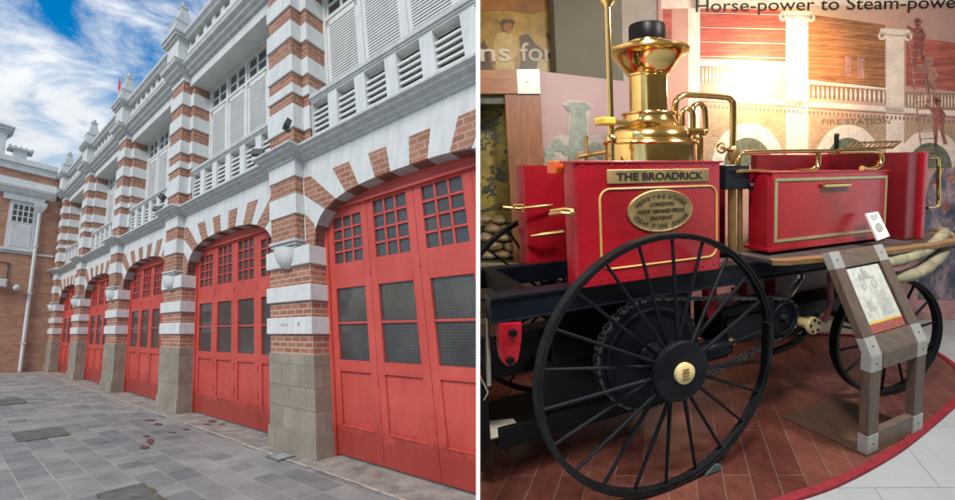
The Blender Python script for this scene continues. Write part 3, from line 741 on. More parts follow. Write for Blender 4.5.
M['p_green'] = tone('printed dark green arch', (.13,.15,.11), sc=20)
M['p_line'] = tone('printed brown line', (.30,.17,.12), sc=60)
M['p_fig'] = tone('printed red brown figure', (.28,.10,.085), sc=26, v=.6)
M['p_figl'] = tone('printed lighter figure', (.42,.22,.19), sc=26, v=.5)
M['p_blue'] = tone('printed slate blue figure', (.10,.14,.20), sc=16, v=.7)
pic = empty('printed_wall', FH, (hw(800,318)[0], TW, 0), 'tall wall printed with an old tinted photo of a fire station and lettering', 'wall')
m = MB(FH); x0 = hw(661,200)[0]; m.box(x0, 12, TW, TW+.2, 0, 4.3); m.build('wall_panel', M['mural'], pic, base=(x0,TW,0))
class Pic:
    def __init__(self, d): self.m = MB(FH); self.d = d
    def poly(self, pts, mi): self.m.face([hw(x, y, self.d) for x, y in pts], mi); return self
    def rect(self, x0, x1, y0a, y0b, y1a, y1b, mi): return self.poly([(x0,y1a),(x1,y1b),(x1,y0b),(x0,y0a)], mi)
    def disc(self, x, y, rx, ry, mi, a0=0, a1=360, n=16): return self.poly([(x+rx*math.cos(R_(a0+(a1-a0)*i/n)), y-ry*math.sin(R_(a0+(a1-a0)*i/n))) for i in range(n + (0 if a1-a0 == 360 else 1))], mi)
    def line(self, a, b, w, mi):
        dx, dy = b[0]-a[0], b[1]-a[1]; l = math.hypot(dx,dy); nx, ny = -dy/l*w/2, dx/l*w/2
        return self.poly([(a[0]+nx,a[1]+ny),(b[0]+nx,b[1]+ny),(b[0]-nx,b[1]-ny),(a[0]-nx,a[1]-ny)], mi)
pm = [M[k] for k in ('p_white','p_red','p_orange','p_rose','p_brown','p_green','p_line','p_fig','p_figl','p_blue')]
P = Pic(.004)
P.rect(663,672,-60,-60,48,49,1); P.rect(700,786,9,10,58,62,1); P.rect(700,760,66,68,83,85,6); P.rect(808,885,14,25,80,88,2); P.rect(810,887,84,90,98,103,6); P.rect(906,962,36,44,86,92,3); P.rect(906,962,92,94,108,110,6)
P.rect(704,792,110,113,160,163,4); P.rect(810,893,115,118,165,165,4); P.rect(906,990,120,122,170,170,4)
P.m.build('blind_panels', pm, pic, base=(x0,TW,0), weld=False)
P = Pic(.008); random.seed(5)
for i in range(16):                                            # balusters
    for (a, b_, ya, yb, h) in ((701,760,67,69,16),(811,886,86,91,12),(907,960,94,95,13)):
        x = a + (b_-a)*(i+.5)/16; y = ya + (yb-ya)*(i+.5)/16; w = (b_-a)/16*.27
        P.poly([(x-w*.5,y),(x+w*.5,y),(x+w,y+h*.5),(x+w*.5,y+h),(x-w*.5,y+h),(x-w,y+h*.5)], 0)
for i in range(7): P.line((700,13+i*7.2),(786,15+i*7.2),.5,3 if i%2 else 0)
for i in range(9): P.line((808,20+i*7.4),(885,29+i*7.0),.5,4)
P.rect(845,851,56,57,76,77,8); P.rect(857,864,57,58,78,79,8)
P.rect(700,786,60,62,66,68,0); P.rect(808,886,80,88,84,90,0)
P.line((700,97),(965,114),5,0); P.line((700,101),(965,118),1.2,6)
for i in range(64): x = 702+i*4.1; y = 104+(x-702)*.064; P.rect(x,x+2,y,y,y+3.4,y+3.4,6)
for cx, cy_, r in ((748,165,24),(848,163,22),(930,168,22)):
    P.disc(cx, cy_, r*1.5, r*1.75, 0, 0, 180); 
P.rect(688,700,-20,-20,160,160,0); P.rect(786,808,14,15,165,165,0); P.rect(886,904,34,35,170,170,0); P.rect(781,813,11,12,17,18,0); P.rect(880,910,28,30,35,37,0)
for x, y in ((783,17),(811,18),(882,36),(908,37)): P.disc(x, y, 4.2, 4.2, 0)
P.rect(661,1000,-80,-80,9,2,0)
P.m.build('printed_columns', pm, pic, base=(x0,TW,0), weld=False)
P = Pic(.012)
for cx, cy_, r in ((748,165,24),(848,163,22),(930,168,22)):
    P.disc(cx, cy_, r, r*1.15, 5, 0, 180)
    for i in range(9):
        a = R_(10+20*i); P.line((cx+r*1.10*math.cos(a), cy_-r*1.28*math.sin(a)), (cx+r*1.35*math.cos(a), cy_-r*1.55*math.sin(a)), .4, 4)
for x, y in ((783,17),(811,18),(882,36),(908,37)): P.disc(x, y, 1.6, 1.6, 6)
P.line((909,36),(923,165),1.6,8); P.line((922,36),(938,165),1.6,8)
for i in range(17): P.line((910+i*.82,43+i*7.4),(923+i*.92,42+i*7.4),1.1,8)
def fireman(x, y, h, mi, lean=0, arm=1):
    k = h/60.0; L = lambda pts, mi_=mi: P.poly([(x+(a+lean*b_/60)*k, y+b_*k) for a, b_ in pts], mi_)
    P.disc(x, y-26*k, 4.2*k, 5.2*k, mi); L([(-6,-30),(6,-30),(7,-28),(-7,-28)]); L([(-4,-34),(3,-34),(5,-29),(-5,-29)])
    L([(-7,-20),(6,-21),(8,2),(-6,3)]); L([(-7,-20),(-16*arm,-24),(-17*arm,-21),(-7,-14)]); L([(6,-20),(12,-8),(6,0),(4,-3),(8,-9),(4,-15)])
    L([(-6,2),(0,3),(-1,18),(-3,34),(-7,34),(-6,18)]); L([(1,2),(8,2),(8,15),(11,30),(6,31),(3,16)])
fireman(918,42,42,7,0); fireman(930,82,44,8,2); fireman(938,122,44,7,3)
P.m.build('printed_ladder_and_men', pm, pic, base=(x0,TW,0), weld=False)
P = Pic(.010)
def mk_crowd():
    m, t, b = nt('printed slate blue crowd'); n = noise(t, 7, 7, .72, stretch=(1, 1, .55)); n2 = noise(t, 26, 4, .7)
    c = ramp(t, n, [(.36, (.035,.05,.085)), (.47, (.11,.12,.17)), (.55, (.30,.22,.27)), (.68, (.50,.37,.42))]); c = mixc(t, .6, c, ramp(t, n2, [(.3,(.5,.5,.55)),(.7,(1.25,1.2,1.2))]), 'MULTIPLY')
    t.links.new(c, b.inputs['Base Color']); b.inputs['Roughness'].default_value = .5; return m
pm[9] = mk_crowd()
P.poly([(918,300),(920,215),(926,196),(930,180),(936,170),(941,176),(946,166),(952,172),(957,160),(966,158),(985,170),(1000,300)], 9)
P.d = .0125
P.disc(936,186,4,5,8); P.disc(951,180,4,5,8); P.disc(961,170,4,5,8); P.poly([(931,184),(941,184),(940,180),(932,180)], 7); P.poly([(946,178),(956,178),(955,174),(947,174)], 7); P.disc(946,206,4.5,5.5,7)
P.m.build('printed_crowd', pm, pic, base=(x0,TW,0), weld=False)
m = MB(FH); pa, pb = hw(696,12,.016), hw(955,8,.016)
ex = (pb - pa); wt = ex.x; sl = ex.z / ex.x
TXR = (lambda a, b_: (max(p[0] for p in a)-min(p[0] for p in a))/(max(p[0] for p in b_)-min(p[0] for p in b_)))(text_geo('Horse-power to Steam-powered')[0], text_geo('Horse-power to Steam-powe')[0])
add_text(m, 'Horse-power to Steam-powered', lambda a, b_: (a, TW-.0048, b_ + pa.z + (a-pa.x)*sl), pa.x, pa.x + wt*TXR, 0, .138, bold=.0012)
m.build('lettering', M['letter_black'], pic, base=(pa.x,TW-.0048,pa.z), weld=False)
m = MB(FH); pa, pb = hw(822,125,.014), hw(890,127,.014)
add_text(m, 'FIRE STATION', lambda a, b_: (a, TW-.0052, b_), pa.x, pb.x, pa.z+.01, .06); m.build('printed_inscription', tone('printed faint inscription', (.22,.13,.085), sc=60), pic, base=(pa.x,TW-.0042,pa.z), weld=False)
m = MB(FH); m.box(x0, 12, TW-.05, TW, 0, .10); m.build('skirting', tone('rose skirting', (.5,.28,.28)), pic)
tag(pic, cat='printed wall')

# ---- tall grey column, plain wall behind
CT = TW - .55
cx0, cx1 = FH.at(555,40,1,CT)[0], FH.at(623,40,1,CT)[0]
m = MB(FH); m.box(cx0, cx1, CT, CT+.5, 0, 4.3); m.build('hall_column', M['column_grey'], bevel=.01)
tag(bpy.data.objects['hall_column'], 'tall plain grey brown column behind the brass funnel', 'column')
m = MB(FH); m.box(-1, x0, TW+.02, TW+.2, 0, 4.3); m.build('hall_back_wall', plain('pale grey hall wall', (.42,.38,.35), .8), base=(0,TW,0)); tag(bpy.data.objects['hall_back_wall'], kind='structure')
m = MB(FH); m.box(.3, 12, -3.2, -3.0, -1.2, 4.3); m.build('hall_rear_wall', plain('beige hall wall', (.40,.34,.27), .8), base=(0,-3,0)); tag(bpy.data.objects['hall_rear_wall'], kind='structure')
m = MB(FH); m.box(0, 12, -3.2, TW+.2, 4.3, 4.4); m.build('hall_ceiling', M['ceiling'], base=(0,0,4.3)); tag(bpy.data.objects['hall_ceiling'], kind='structure')

# ---- sepia picture high on the left
def mk_sepia(name, cols, sc):
    m, t, b = nt(name); n = noise(t, sc, 8, .72); n2 = noise(t, sc*3.5, 4)
    c = ramp(t, n, cols); c = mixc(t, .5, c, ramp(t, n2, [(.3,(.55,.5,.45)),(.65,(1.15,1.1,1))]), 'MULTIPLY')
    t.links.new(c, b.inputs['Base Color']); b.inputs['Roughness'].default_value = .4; return m
M['sepia'] = mk_sepia('sepia photo print', [(.30,(.11,.058,.010)),(.45,(.30,.18,.028)),(.6,(.47,.30,.055)),(.8,(.56,.39,.10))], 2.6)
M['sepia_dark'] = mk_sepia('sepia dark tone', [(.3,(.04,.022,.010)),(.7,(.15,.085,.032))], 6)
M['sepia_light'] = mk_sepia('sepia light tone', [(.3,(.38,.26,.09)),(.7,(.55,.41,.17))], 6)
M['sepia_orange'] = mk_sepia('sepia orange tone', [(.3,(.24,.09,.02)),(.7,(.38,.17,.04))], 4)
M['letter_pale'] = plain('pale cream letters', (.62,.57,.46), .6, var=.05)
PT = TW - .25
hp = lambda x, y, d=0: FH.at(x, y, 1, PT - d)
sp = empty('sepia_picture', FH, (hp(515,70)[0], PT, hp(515,72)[2]), 'sepia photo print with a standing worker and pale letters, high beside the column', 'picture')
a, b_ = hp(440,80), hp(555.5,-40)
m = MB(FH); m.box(a.x, b_.x, PT, PT+.03, a.z, b_.z); m.build('print_panel', M['sepia'], sp)
m = MB(FH); S_ = lambda pts, mi, d=.004: m.face([hp(x, y, d) for x, y in pts], mi)
S_([(470,-20),(555,-20),(555,9),(530,14),(505,10),(470,12)], 2)
S_([(495,38),(498,33),(506,32),(511,36),(516,41),(517,54),(513,60),(516,72),(495,72),(496,58),(493,50)], 1)
S_([(519,36),(528,34),(536,44),(545,52),(556,56),(556,72),(519,72),(521,58)], 0); S_([(546,34),(556,32),(556,46),(549,42)], 0)
S_([(478,46),(484,40),(488,48),(490,62),(494,72),(478,72)], 0); S_([(538,60),(552,58),(556,72),(536,72)], 1, .006)
S_([(507+6.5*math.cos(i*.52), 26+6.5*math.sin(i*.52)) for i in range(12)], 0, .006); S_([(508+4.5*math.cos(i*.52), 27.5+4.8*math.sin(i*.52)) for i in range(12)], 2, .008)
S_([(499,23),(503,19),(512,19),(516,23)], 0, .009)
m.build('printed_scene', [M['sepia_dark'], M['sepia_light'], M['sepia_orange']], sp, base=hp(515,72), weld=False)
m = MB(FH); a, b_ = hp(481,61,.012), hp(554.5,61,.012)
h_ = hp(520,46.5,.012).z - a.z
add_text(m, 'ns', lambda x, y: (x, PT-.012, y), a.x, hp(511,61,.012).x, a.z, h_*1.32, bold=.003); m.build('lettering', M['letter_pale'], sp, base=a, weld=False); m = MB(FH); add_text(m, 'for', lambda x, y: (x, PT-.012, y), hp(521,61,.012).x, b_.x, a.z, h_*1.32, bold=.003)
m.build('lettering', M['letter_pale'], sp, base=a, weld=False)

# ---- display case with stones, pink ghost picture
DT = TW - 1.0
hd = lambda x, y, d=0: FH.at(x, y, 1, DT - d)
dc = empty('display_case', FH, (hd(510,330)[0], DT, 0), 'wood framed display case with a metal corner, a yellow map print and stones inside', 'display case')
def hbox(m, x0, x1, y0, y1, d0, d1, fn, mi=0):
    a, b_ = fn(x0, y1), fn(x1, y0); tt = a[1]; m.box(a.x, b_.x, tt-d0, tt+d1, a.z, b_.z, mi); return m
m = MB(FH); hbox(m, 440,517,71,95,.05,.05,hd); m.build('top_rail', M['case_wood'], dc, bevel=.004)
m = MB(FH); hbox(m, 517.5,540,95,330,.04,.06,hd); m.build('corner_post', M['case_wood_v'], dc, bevel=.004)
m = MB(FH); hbox(m, 517,538.5,70.5,95,.056,.05,hd); c_ = hd(527,82,.058)
m.lathe(c_, [(.001,.004),(.008,.004),(.010,0)], 10, axis=(0,-1,0), e1=(1,0,0)); m.build('corner_plate', M['corner_metal'], dc, bevel=.002)
M['map_yellow'] = mk_sepia('yellow green printed landscape', [(.3,(.10,.09,.025)),(.5,(.30,.25,.05)),(.75,(.46,.38,.09))], 3.0)
M['map_dark'] = mk_sepia('dark foliage print', [(.35,(.035,.045,.04)),(.7,(.12,.12,.06))], 9)
M['map_blue'] = mk_sepia('grey blue print', [(.3,(.09,.11,.09)),(.7,(.25,.28,.22))], 9)
hb = lambda x, y, d=0: FH.at(x, y, 1, DT + .35 - d)
m = MB(FH); hbox(m, 430,560,80,260,0,.02,hb); m.build('back_print', M['map_yellow'], dc)
m = MB(FH); random.seed(21)
def blob(x, y, rx, ry, mi, d, n=14):
    m.face([hb(x + rx*math.cos(2*math.pi*j/n)*random.uniform(.55,1.15), y + ry*math.sin(2*math.pi*j/n)*random.uniform(.55,1.15), d) for j in range(n)], mi)
k = 0
for cx_, cy_, sx, sy, nn, mi in ((488,188,9,9,34,0),(498,176,8,6,22,0),(511,162,5,16,22,0),(484,128,7,10,22,0),(500,120,12,9,26,0),(514,128,3,10,12,0),(482,146,6,5,10,0),(497,208,12,3,14,0),(484,108,6,6,12,0),(503,104,9,4,14,0),(496,140,12,6,10,2)):
    for _ in range(nn):
        blob(cx_ + random.gauss(0,.55)*sx, cy_ + random.gauss(0,.55)*sy, random.uniform(1.0,3.2), random.uniform(.8,2.6), mi, .004 + k*.00006, 9); k += 1
for i in range(9): 
    y = 116+i*2.6; m.face([hb(484,y,.016),(hb(484+random.uniform(10,20),y,.016)),hb(484+14,y+.8,.016),hb(484,y+.8,.016)], 2)
m.build('printed_foliage', [M['map_dark'], M['map_yellow'], M['map_blue']], dc, base=hb(500,200), weld=False)
m = MB(FH); hbox(m, 430,517.5,95,104,.0,.30,hd); m.build('inner_top', M['map_dark'], dc)
m = MB(FH); hbox(m, 430,545,262,333,.10,.35,hd); m.build('plinth', plain('beige case plinth', (.42,.33,.22), .7, var=.2), dc, bevel=.01)
m = MB(FH); a, b_ = hd(430,262), hd(545,262); m.box(a.x, b_.x, DT-.02, DT+.36, a.z-.015, a.z+.004); m.build('case_floor', M['map_dark'], dc)
# stones: one mesh each
M['stone'] = mk_sepia('brown grey stones', [(.3,(.13,.09,.05)),(.6,(.30,.22,.13)),(.8,(.40,.32,.2))], 14)
def stone_mesh(seed):
    rnd = random.Random(seed); m = MB(FH); n = 12; rows = []
    for i in range(9):
        th = math.pi*i/8; rows.append([Vector((math.sin(th)*math.cos(2*math.pi*j/n), math.sin(th)*math.sin(2*math.pi*j/n), -math.cos(th))) for j in range(n)])
    ph = [rnd.uniform(0,6) for _ in range(4)]
    for r in rows:
        for v in r:
            k = 1 + .10*math.sin(3*v.x+ph[0]) + .09*math.sin(4*v.y+ph[1]) + .08*math.sin(3.5*v.z+ph[2]); v.x *= .092*k; v.y *= .07*k; v.z *= .046*k
    m.grid(rows, closed=True); return m
base_z = hd(500,262).z
sl = ['large flat brown stone', 'round grey brown stone', 'long pale stone', 'small dark stone', 'smooth tan stone', 'rough brown stone']
cnt = 0; protos = [stone_mesh(i) for i in range(6)]
for row in range(5):
    for i in range(6):
        s_ = hd(486,240).x + .155*i + (.075 if row % 2 else 0); z = base_z + .008 + row*.083
        if s_ > hd(545,240).x: continue
        m = MB(FH); pr = protos[(row*5+i*2) % 6]; off = Vector((s_ + random.uniform(-.012,.012), DT + .10 + .02*row, z + .042 + random.uniform(-.006,.006)))
        m.v = [v + off for v in pr.v]; m.f = pr.f[:]; m.m = pr.m[:]
        o = m.build('stone', M['stone'], smooth=True, sharp=80)
        tag(o, 'brown grey stone in the heap inside the wood framed display case', 'stone', 'stones heaped in the display case'); cnt += 1
# pink panel with the faded print of a tower
GT = TW - .9
hg = lambda x, y, d=0: FH.at(x, y, 1, GT - d)
M['pink'] = plain('faded pink panel', (.37,.255,.255), .5, var=.10, scale=2)
M['ghost'] = mk_sepia('faded green grey tower print', [(.3,(.17,.22,.20)),(.7,(.31,.36,.33))], 7)
M['ghost_pale'] = mk_sepia('faded pale halo', [(.3,(.36,.34,.32)),(.7,(.46,.43,.41))], 7)
gp = empty('pink_panel', FH, (hg(580,250)[0], GT, 0), 'pink display panel with a faded print of a chimney tower, behind the brass pole', 'panel')
m = MB(FH); pts = [hg(538.5,330), hg(640,330), hg(640,83), hg(538.5,71)]
b0_ = [Vector(p) for p in pts]; m.hexa([b0_[0], b0_[1], b0_[1]+Vector((0,.05,0)), b0_[0]+Vector((0,.05,0)), b0_[3], b0_[2], b0_[2]+Vector((0,.05,0)), b0_[3]+Vector((0,.05,0))]); m.build('board', M['pink'], gp)
m = MB(FH)
def gpoly(pts, mi, d): m.face([hg(x, y, d) for x, y in pts], mi)
gpoly([(562,104),(568,100),(585,101),(594,106),(590,112),(588,128),(590,136),(600,134),(607,146),(607,170),(543,170),(545,150),(552,140),(560,134),(568,136),(569,112)], 1, .004)
gpoly([(565,105),(570,102),(586,103),(591,107),(588,110),(586,112),(588,150),(569,150),(571,112),(567,110)], 0, .008)
gpoly([(564,104.5),(592,106.5),(590,109.5),(567,108)], 0, .0095)
for x, y, r in ((550,152,6),(558,146,7),(566,150,6),(595,148,7),(602,154,6),(574,156,7),(548,160,5)): gpoly([(x+r*math.cos(i*.7)*random.uniform(.7,1.1), y+r*math.sin(i*.7)*random.uniform(.7,1.1)) for i in range(9)], 0, .0096+x*.000001)
m.build('printed_tower', [M['ghost'], M['ghost_pale']], gp, base=hg(575,150), weld=False)

# =================================================================== the steam fire engine
eng = empty('steam_fire_engine', FR, (1.5, 2.25, PH), 'red horse drawn steam fire engine with brass boiler funnel and big black spoked wheels', 'fire engine')
def part(m, name, mt, par=None, **kw): return m.build(name, mt, par or eng, **kw)
TC = 1.85
# -- wheels
def wheel(c, e1, ax, R, nsp, hubr, par, capm, dish=.07, tw=.046, rimt=.031):
    c, e1, ax = Vector(c), Vector(e1).normalized(), Vector(ax).normalized(); z = Vector((0,0,1))
    e = empty('wheel', FR, (c.x, c.y, PH), parent=par)
    m = MB(FR); w = tw/2
    pr = [(R,-w),(R,w),(R-.012,w),(R-.012,w*.8),(R-rimt,w*.75),(R-rimt,-w*.75),(R-.012,-w*.8),(R-.012,-w),(R,-w)]
    n = 72
    m.grid([[c + (e1*math.cos(2*math.pi*j/n) + z*math.sin(2*math.pi*j/n))*r + ax*h for r, h in pr] for j in range(n+1)])
    m.build('tyre', M['tyre'], e, smooth=True)
    m = MB(FR)
    for i in range(nsp):
        a = 2*math.pi*(i+.35)/nsp; d = e1*math.cos(a) + z*math.sin(a); off = ax*(dish*(.95 if i % 2 else .25))
        m.tube([c + d*hubr*.6 + off, c + d*(R-rimt+.004)], [.0115,.0085], 7)
    m.build('spokes', M['spoke'], e, smooth=True)
    m = MB(FR); m.lathe(c, [(.001,.098),(hubr*.96,.095),(hubr,.088),(hubr,.068),(hubr*.9,.06),(hubr*.5,-.03),(hubr*.5,-.10),(.001,-.10)], 28, axis=ax, e1=e1); m.build('hub', M['spoke'], e, smooth=True)
    m = MB(FR); m.lathe(c, [(hubr*.34,.09),(hubr*.34,.115),(hubr*.29,.122),(.001,.124)], 20, axis=ax, e1=e1)
    for i in range(4): m.obox(c + ax*.125 + z*(hubr*.18-hubr*.11*i) - e1*hubr*.05, e1*hubr*(.10+.03*(i%2)), ax*.002, z*hubr*.025, 1)
    m.build('hub_cap', [capm, M['brass_dull']], e, smooth=True)
    return e
RW = .752
NW = (1.525, 1.668, RW + PH)
wheel(NW, (1,0,0), (0,-1,0), RW, 22, .172, eng, M['ivory'])
wheel((1.525, 2.80, RW + PH), (1,0,0), (0,1,0), RW, 22, .172, eng, M['ivory'])
m = MB(FR); m.tube([(1.525,1.62,RW+PH),(1.525,2.86,RW+PH)], .036, 12); part(m, 'axle', M['black'], smooth=True)
# front wheels steered a little towards the viewer
fq = FR.at(882, 394, 2, PH); RFW = .49
for t_, sg in ((fq.y, -1), (fq.y + 1.05, 1)):
    ya = R_(-11); e1 = Vector((math.cos(ya), math.sin(ya), 0)); axv = Vector((math.sin(ya), -math.cos(ya), 0))
    wheel((3.62 if sg < 0 else 4.0, t_, RFW + PH), e1, axv * (1 if sg < 0 else -1), RFW, 14, .085, eng, M['ivory'], dish=.04, tw=.06)
m = MB(FR); m.tube([(3.62,fq.y,RFW+PH),(4.0,fq.y+1.05,RFW+PH)], .035, 10); part(m, 'axle', M['black'], smooth=True)
# -- frame beams
m = MB(FR); m.box(.68, 5.15, 1.90, 1.97, 1.075, 1.205); m.box(.68, 5.15, 1.885, 1.985, 1.195, 1.21); m.box(.68, 5.15, 1.885, 1.985, 1.07, 1.082); part(m, 'frame_beam', M['navy'], bevel=.004, weld=False)
m = MB(FR); q = rt(500, 276, 2.55); m.box(-.4, 5.15, 2.52, 2.59, q.z-.065, q.z+.065); part(m, 'frame_beam', M['navy'], bevel=.004)
for s in (.9, 2.2, 3.0, 4.2): m = MB(FR); m.box(s-.035, s+.035, 1.96, 2.53, 1.09, 1.19); part(m, 'cross_member', M['black'])
# -- rear side tanks
def tank(t0, t1, s0, s1, u0, u1, name='side_tank', mt=None):
    m = MB(FR); r = .03; n = 5; pts = []
    for cx_, cy_, a in ((s0+r,t0+r,180),(s1-r,t0+r,270),(s1-r,t1-r,0),(s0+r,t1-r,90)):
        for i in range(n): an = R_(a + 90*i/(n-1)); pts.append((cx_ + r*math.cos(an), cy_ + r*math.sin(an)))
    m.prism(pts, lambda a, b_, d: (a, b_, d), u0, u1); return part(m, name, mt or M['red'], smooth=True, sharp=30)
near = tank(TC, TC+.125, 1.125, 2.10, 1.212, 1.905)
far = tank(2.55, 2.675, 1.175, 2.10, 1.165, 1.885)
m = MB(FR)
for i in range(11):
    for u in (1.885, 1.245): m.ball((1.17 + .087*i, TC-.001, u), .006, .004, .006, 6)
m.build('rivets', M['red_dark'], near, smooth=True)
m = MB(FR); m.box(1.118, 2.107, TC-.006, TC+.131, 1.898, 1.912); m.build('top_edging', M['red'], near, bevel=.003)
# name plate
a, b_ = rt(607,184,TC-.004), rt(708.5,168.5,TC-.004)
np_ = empty('name_plate', FR, (a.x, TC, a.z), parent=eng)
m = MB(FR); m.box(a.x, b_.x, TC-.008, TC+.002, a.z, b_.z); m.build('plate', M['brass_plate'], np_, bevel=.003)
m = MB(FR); W_, H_ = b_.x-a.x, b_.z-a.z
add_text(m, 'THE BROADRICK', lambda x, y: (x, TC-.0095, y), a.x+W_*.085, b_.x-W_*.075, a.z+H_*.22, H_*.55, bold=.0025); m.build('lettering', M['letter_black'], np_, weld=False)
# gold lining with notched corners
x0, x1, y0, y1 = 1.262, 2.055, 1.30, 1.755
c_ = .045; pts = []
for (px, py, a) in ((x0,y0,0),(x1,y0,1),(x1,y1,2),(x0,y1,3)):
    cen_ = (px + (c_ if a in (0,3) else -c_), py + (c_ if a in (0,1) else -c_))
    st = {0:270,1:0,2:90,3:180}[a]
    base_ = (px + (c_*1.4 if a in (0,3) else -c_*1.4), py + (c_*1.4 if a in (0,1) else -c_*1.4))
    for i in range(7):
        an = R_({0:180,1:270,2:0,3:90}[a] + 90*i/6); pts.append((base_[0] + c_*1.4*math.cos(an), TC-.0015, base_[1] + c_*1.4*math.sin(an)))
m = MB(FR); m.tube(pts, .0065, 6, closed=True); m.build('gold_lining', M['gold'], near, smooth=True)
# oval maker's plate
oc = rt(660.5, 210.5, TC); oa, ob = .222, .126
ov = empty('oval_plate', FR, (oc.x, TC, oc.z-ob), parent=eng)
m = MB(FR); n = 48
m.grid([[(oc.x + oa*k*math.cos(2*math.pi*j/n), TC-d, oc.z + ob*k*math.sin(2*math.pi*j/n)) for j in range(n)] for k, d in ((1.0,-.001),(1.0,.007),(.97,.010),(.93,.007),(.6,.0105),(.3,.0125),(.002,.013))], closed=True)
m.build('plate', M['brass_plate'], ov, smooth=True)
m = MB(FR); tf = lambda x, y: (x, TC-.0155, y)
for body, w, y in (('LONDON', .155, .030), ('FIRST GRAND PRIZE', .315, -.012), ('PATENT', .145, -.054)):
    add_text(m, body, tf, oc.x-w/2, oc.x+w/2, oc.z+y, .024, bold=.001)
def arc_text(body, up, r_a, r_b, a_span, h):
    n = len(body)
    for i, ch in enumerate(body):
        if ch == ' ': continue
        f = (i + .5) / n - .5; an = R_(90 - f*a_span) if up else R_(270 + f*a_span)
        px, pz = oc.x + r_a*math.cos(an), oc.z + r_b*math.sin(an)
        tx, tz = (r_a*math.sin(an), -r_b*math.cos(an)) if up else (-r_a*math.sin(an), r_b*math.cos(an))
        l = math.hypot(tx, tz); tx /= l; tz /= l
        if not up and False: tx, tz = -tx, -tz
        nx, nz = -tz, tx
        add_text(m, ch, lambda x, y: (px + tx*x + nx*y, TC-.0155, pz + tz*x + nz*y), -.0095 if ch != 'I' else -.002, .0095 if ch != 'I' else .002, -h/2, h, bold=.001)
arc_text('MERRYWEATHER', True, .178, .086, 140, .027); arc_text('STEAM FIRE ENGINE', False, .180, .090, 150, .025)
m.build('lettering', M['letter_black'], ov, weld=False)
# brass latches on the two tanks
m = MB(FR); m.tube([rt(503,207,2.5),rt(518,208.5,2.46),rt(552,205,2.5)], .011, 8); m.tube([rt(514,211,2.46),rt(514,205,2.46),rt(523,205,2.46),rt(523,212,2.46)], .008, 6); part(m, 'latch', M['brass_dull'], smooth=True)
m = MB(FR); m.tube([rt(550,214,1.93),rt(562,212.5,1.85),rt(572,213.5,1.83),rt(573,210,1.83),rt(565,209,1.85),rt(551,211,1.93)], .010, 8); m.ball(rt(572,213,1.83), .016,.016,.02, 8); part(m, 'latch', M['brass_dull'], smooth=True)
m = MB(FR); m.tube([rt(531,236,2.5),rt(545,234,2.45),rt(563,232,2.45)], [.008,.014,.018], 8); part(m, 'tap', M['brass_dull'], smooth=True)
m = MB(FR); m.box(1.10, 1.16, 2.0, 2.08, 1.84, 1.912); part(m, 'small_box', plain('orange red box lid', (.60,.10,.02), .4), bevel=.004)
m = MB(FR); m.tube([rt(586.5,162,2.1),rt(586,136,2.1)], .012, 7); m.tube([rt(577,157,2.05),rt(604,152,2.2)], .014, 7); part(m, 'brass_rods', M['brass_dull'], smooth=True)
# -- boiler and funnel
BC = (1.915, 2.245); KB = .77
def blathe(prof, name, mt, n=40, sharp=35, par=None):
    m = MB(FR); m.lathe((BC[0], BC[1], 0), [(r*KB, h) for r, h in prof], n, axis=(0,0,1), e1=(1,0,0), sq=1.0); return part(m, name, mt, par, smooth=True, sharp=sharp)
blathe([(.29,.42),(.31,.44),(.31,1.0),(.33,1.2),(.33,1.4)], 'firebox', M['black'])
blathe([(.365,1.35),(.365,2.03),(.355,2.055),(.33,2.065)], 'boiler_shell', M['brass'])
blathe([(.335,2.062),(.332,2.085),(.315,2.115),(.285,2.14),(.245,2.155),(.222,2.175),(.208,2.20),(.203,2.225),(.212,2.232),(.212,2.242),(.195,2.248),(.150,2.25)], 'boiler_dome', M['brass'])
fun = blathe([(.150,2.245),(.150,2.485),(.158,2.49),(.160,2.50),(.158,2.505)], 'funnel', M['brass'])
m = MB(FR); m.lathe((BC[0],BC[1],0), [(r*.76,h) for r,h in ((.155,2.50),(.175,2.51),(.22,2.565),(.265,2.615),(.295,2.632),(.322,2.640),(.330,2.650),(.325,2.664),(.305,2.672),(.25,2.68),(.16,2.695),(.152,2.72))], 40); m.build('flared_top', M['brass'], fun, smooth=True, sharp=28)
m = MB(FR); m.lathe((BC[0],BC[1],0), [(r*.70,h) for r,h in ((.150,2.70),(.152,2.72),(.156,2.73),(.156,2.815),(.148,2.83),(.10,2.838),(.001,2.84))], 32); m.build('black_cap', M['black'], fun, smooth=True)
for u in (2.035, 2.235): m = MB(FR); m.tube([(BC[0]+KB*(.368 if u < 2.1 else .2)*math.cos(a*math.pi/20), BC[1]+KB*(.368 if u < 2.1 else .2)*math.sin(a*math.pi/20), u) for a in range(40)], .012, 8, closed=True); part(m, 'brass_ring', M['brass'], smooth=True)
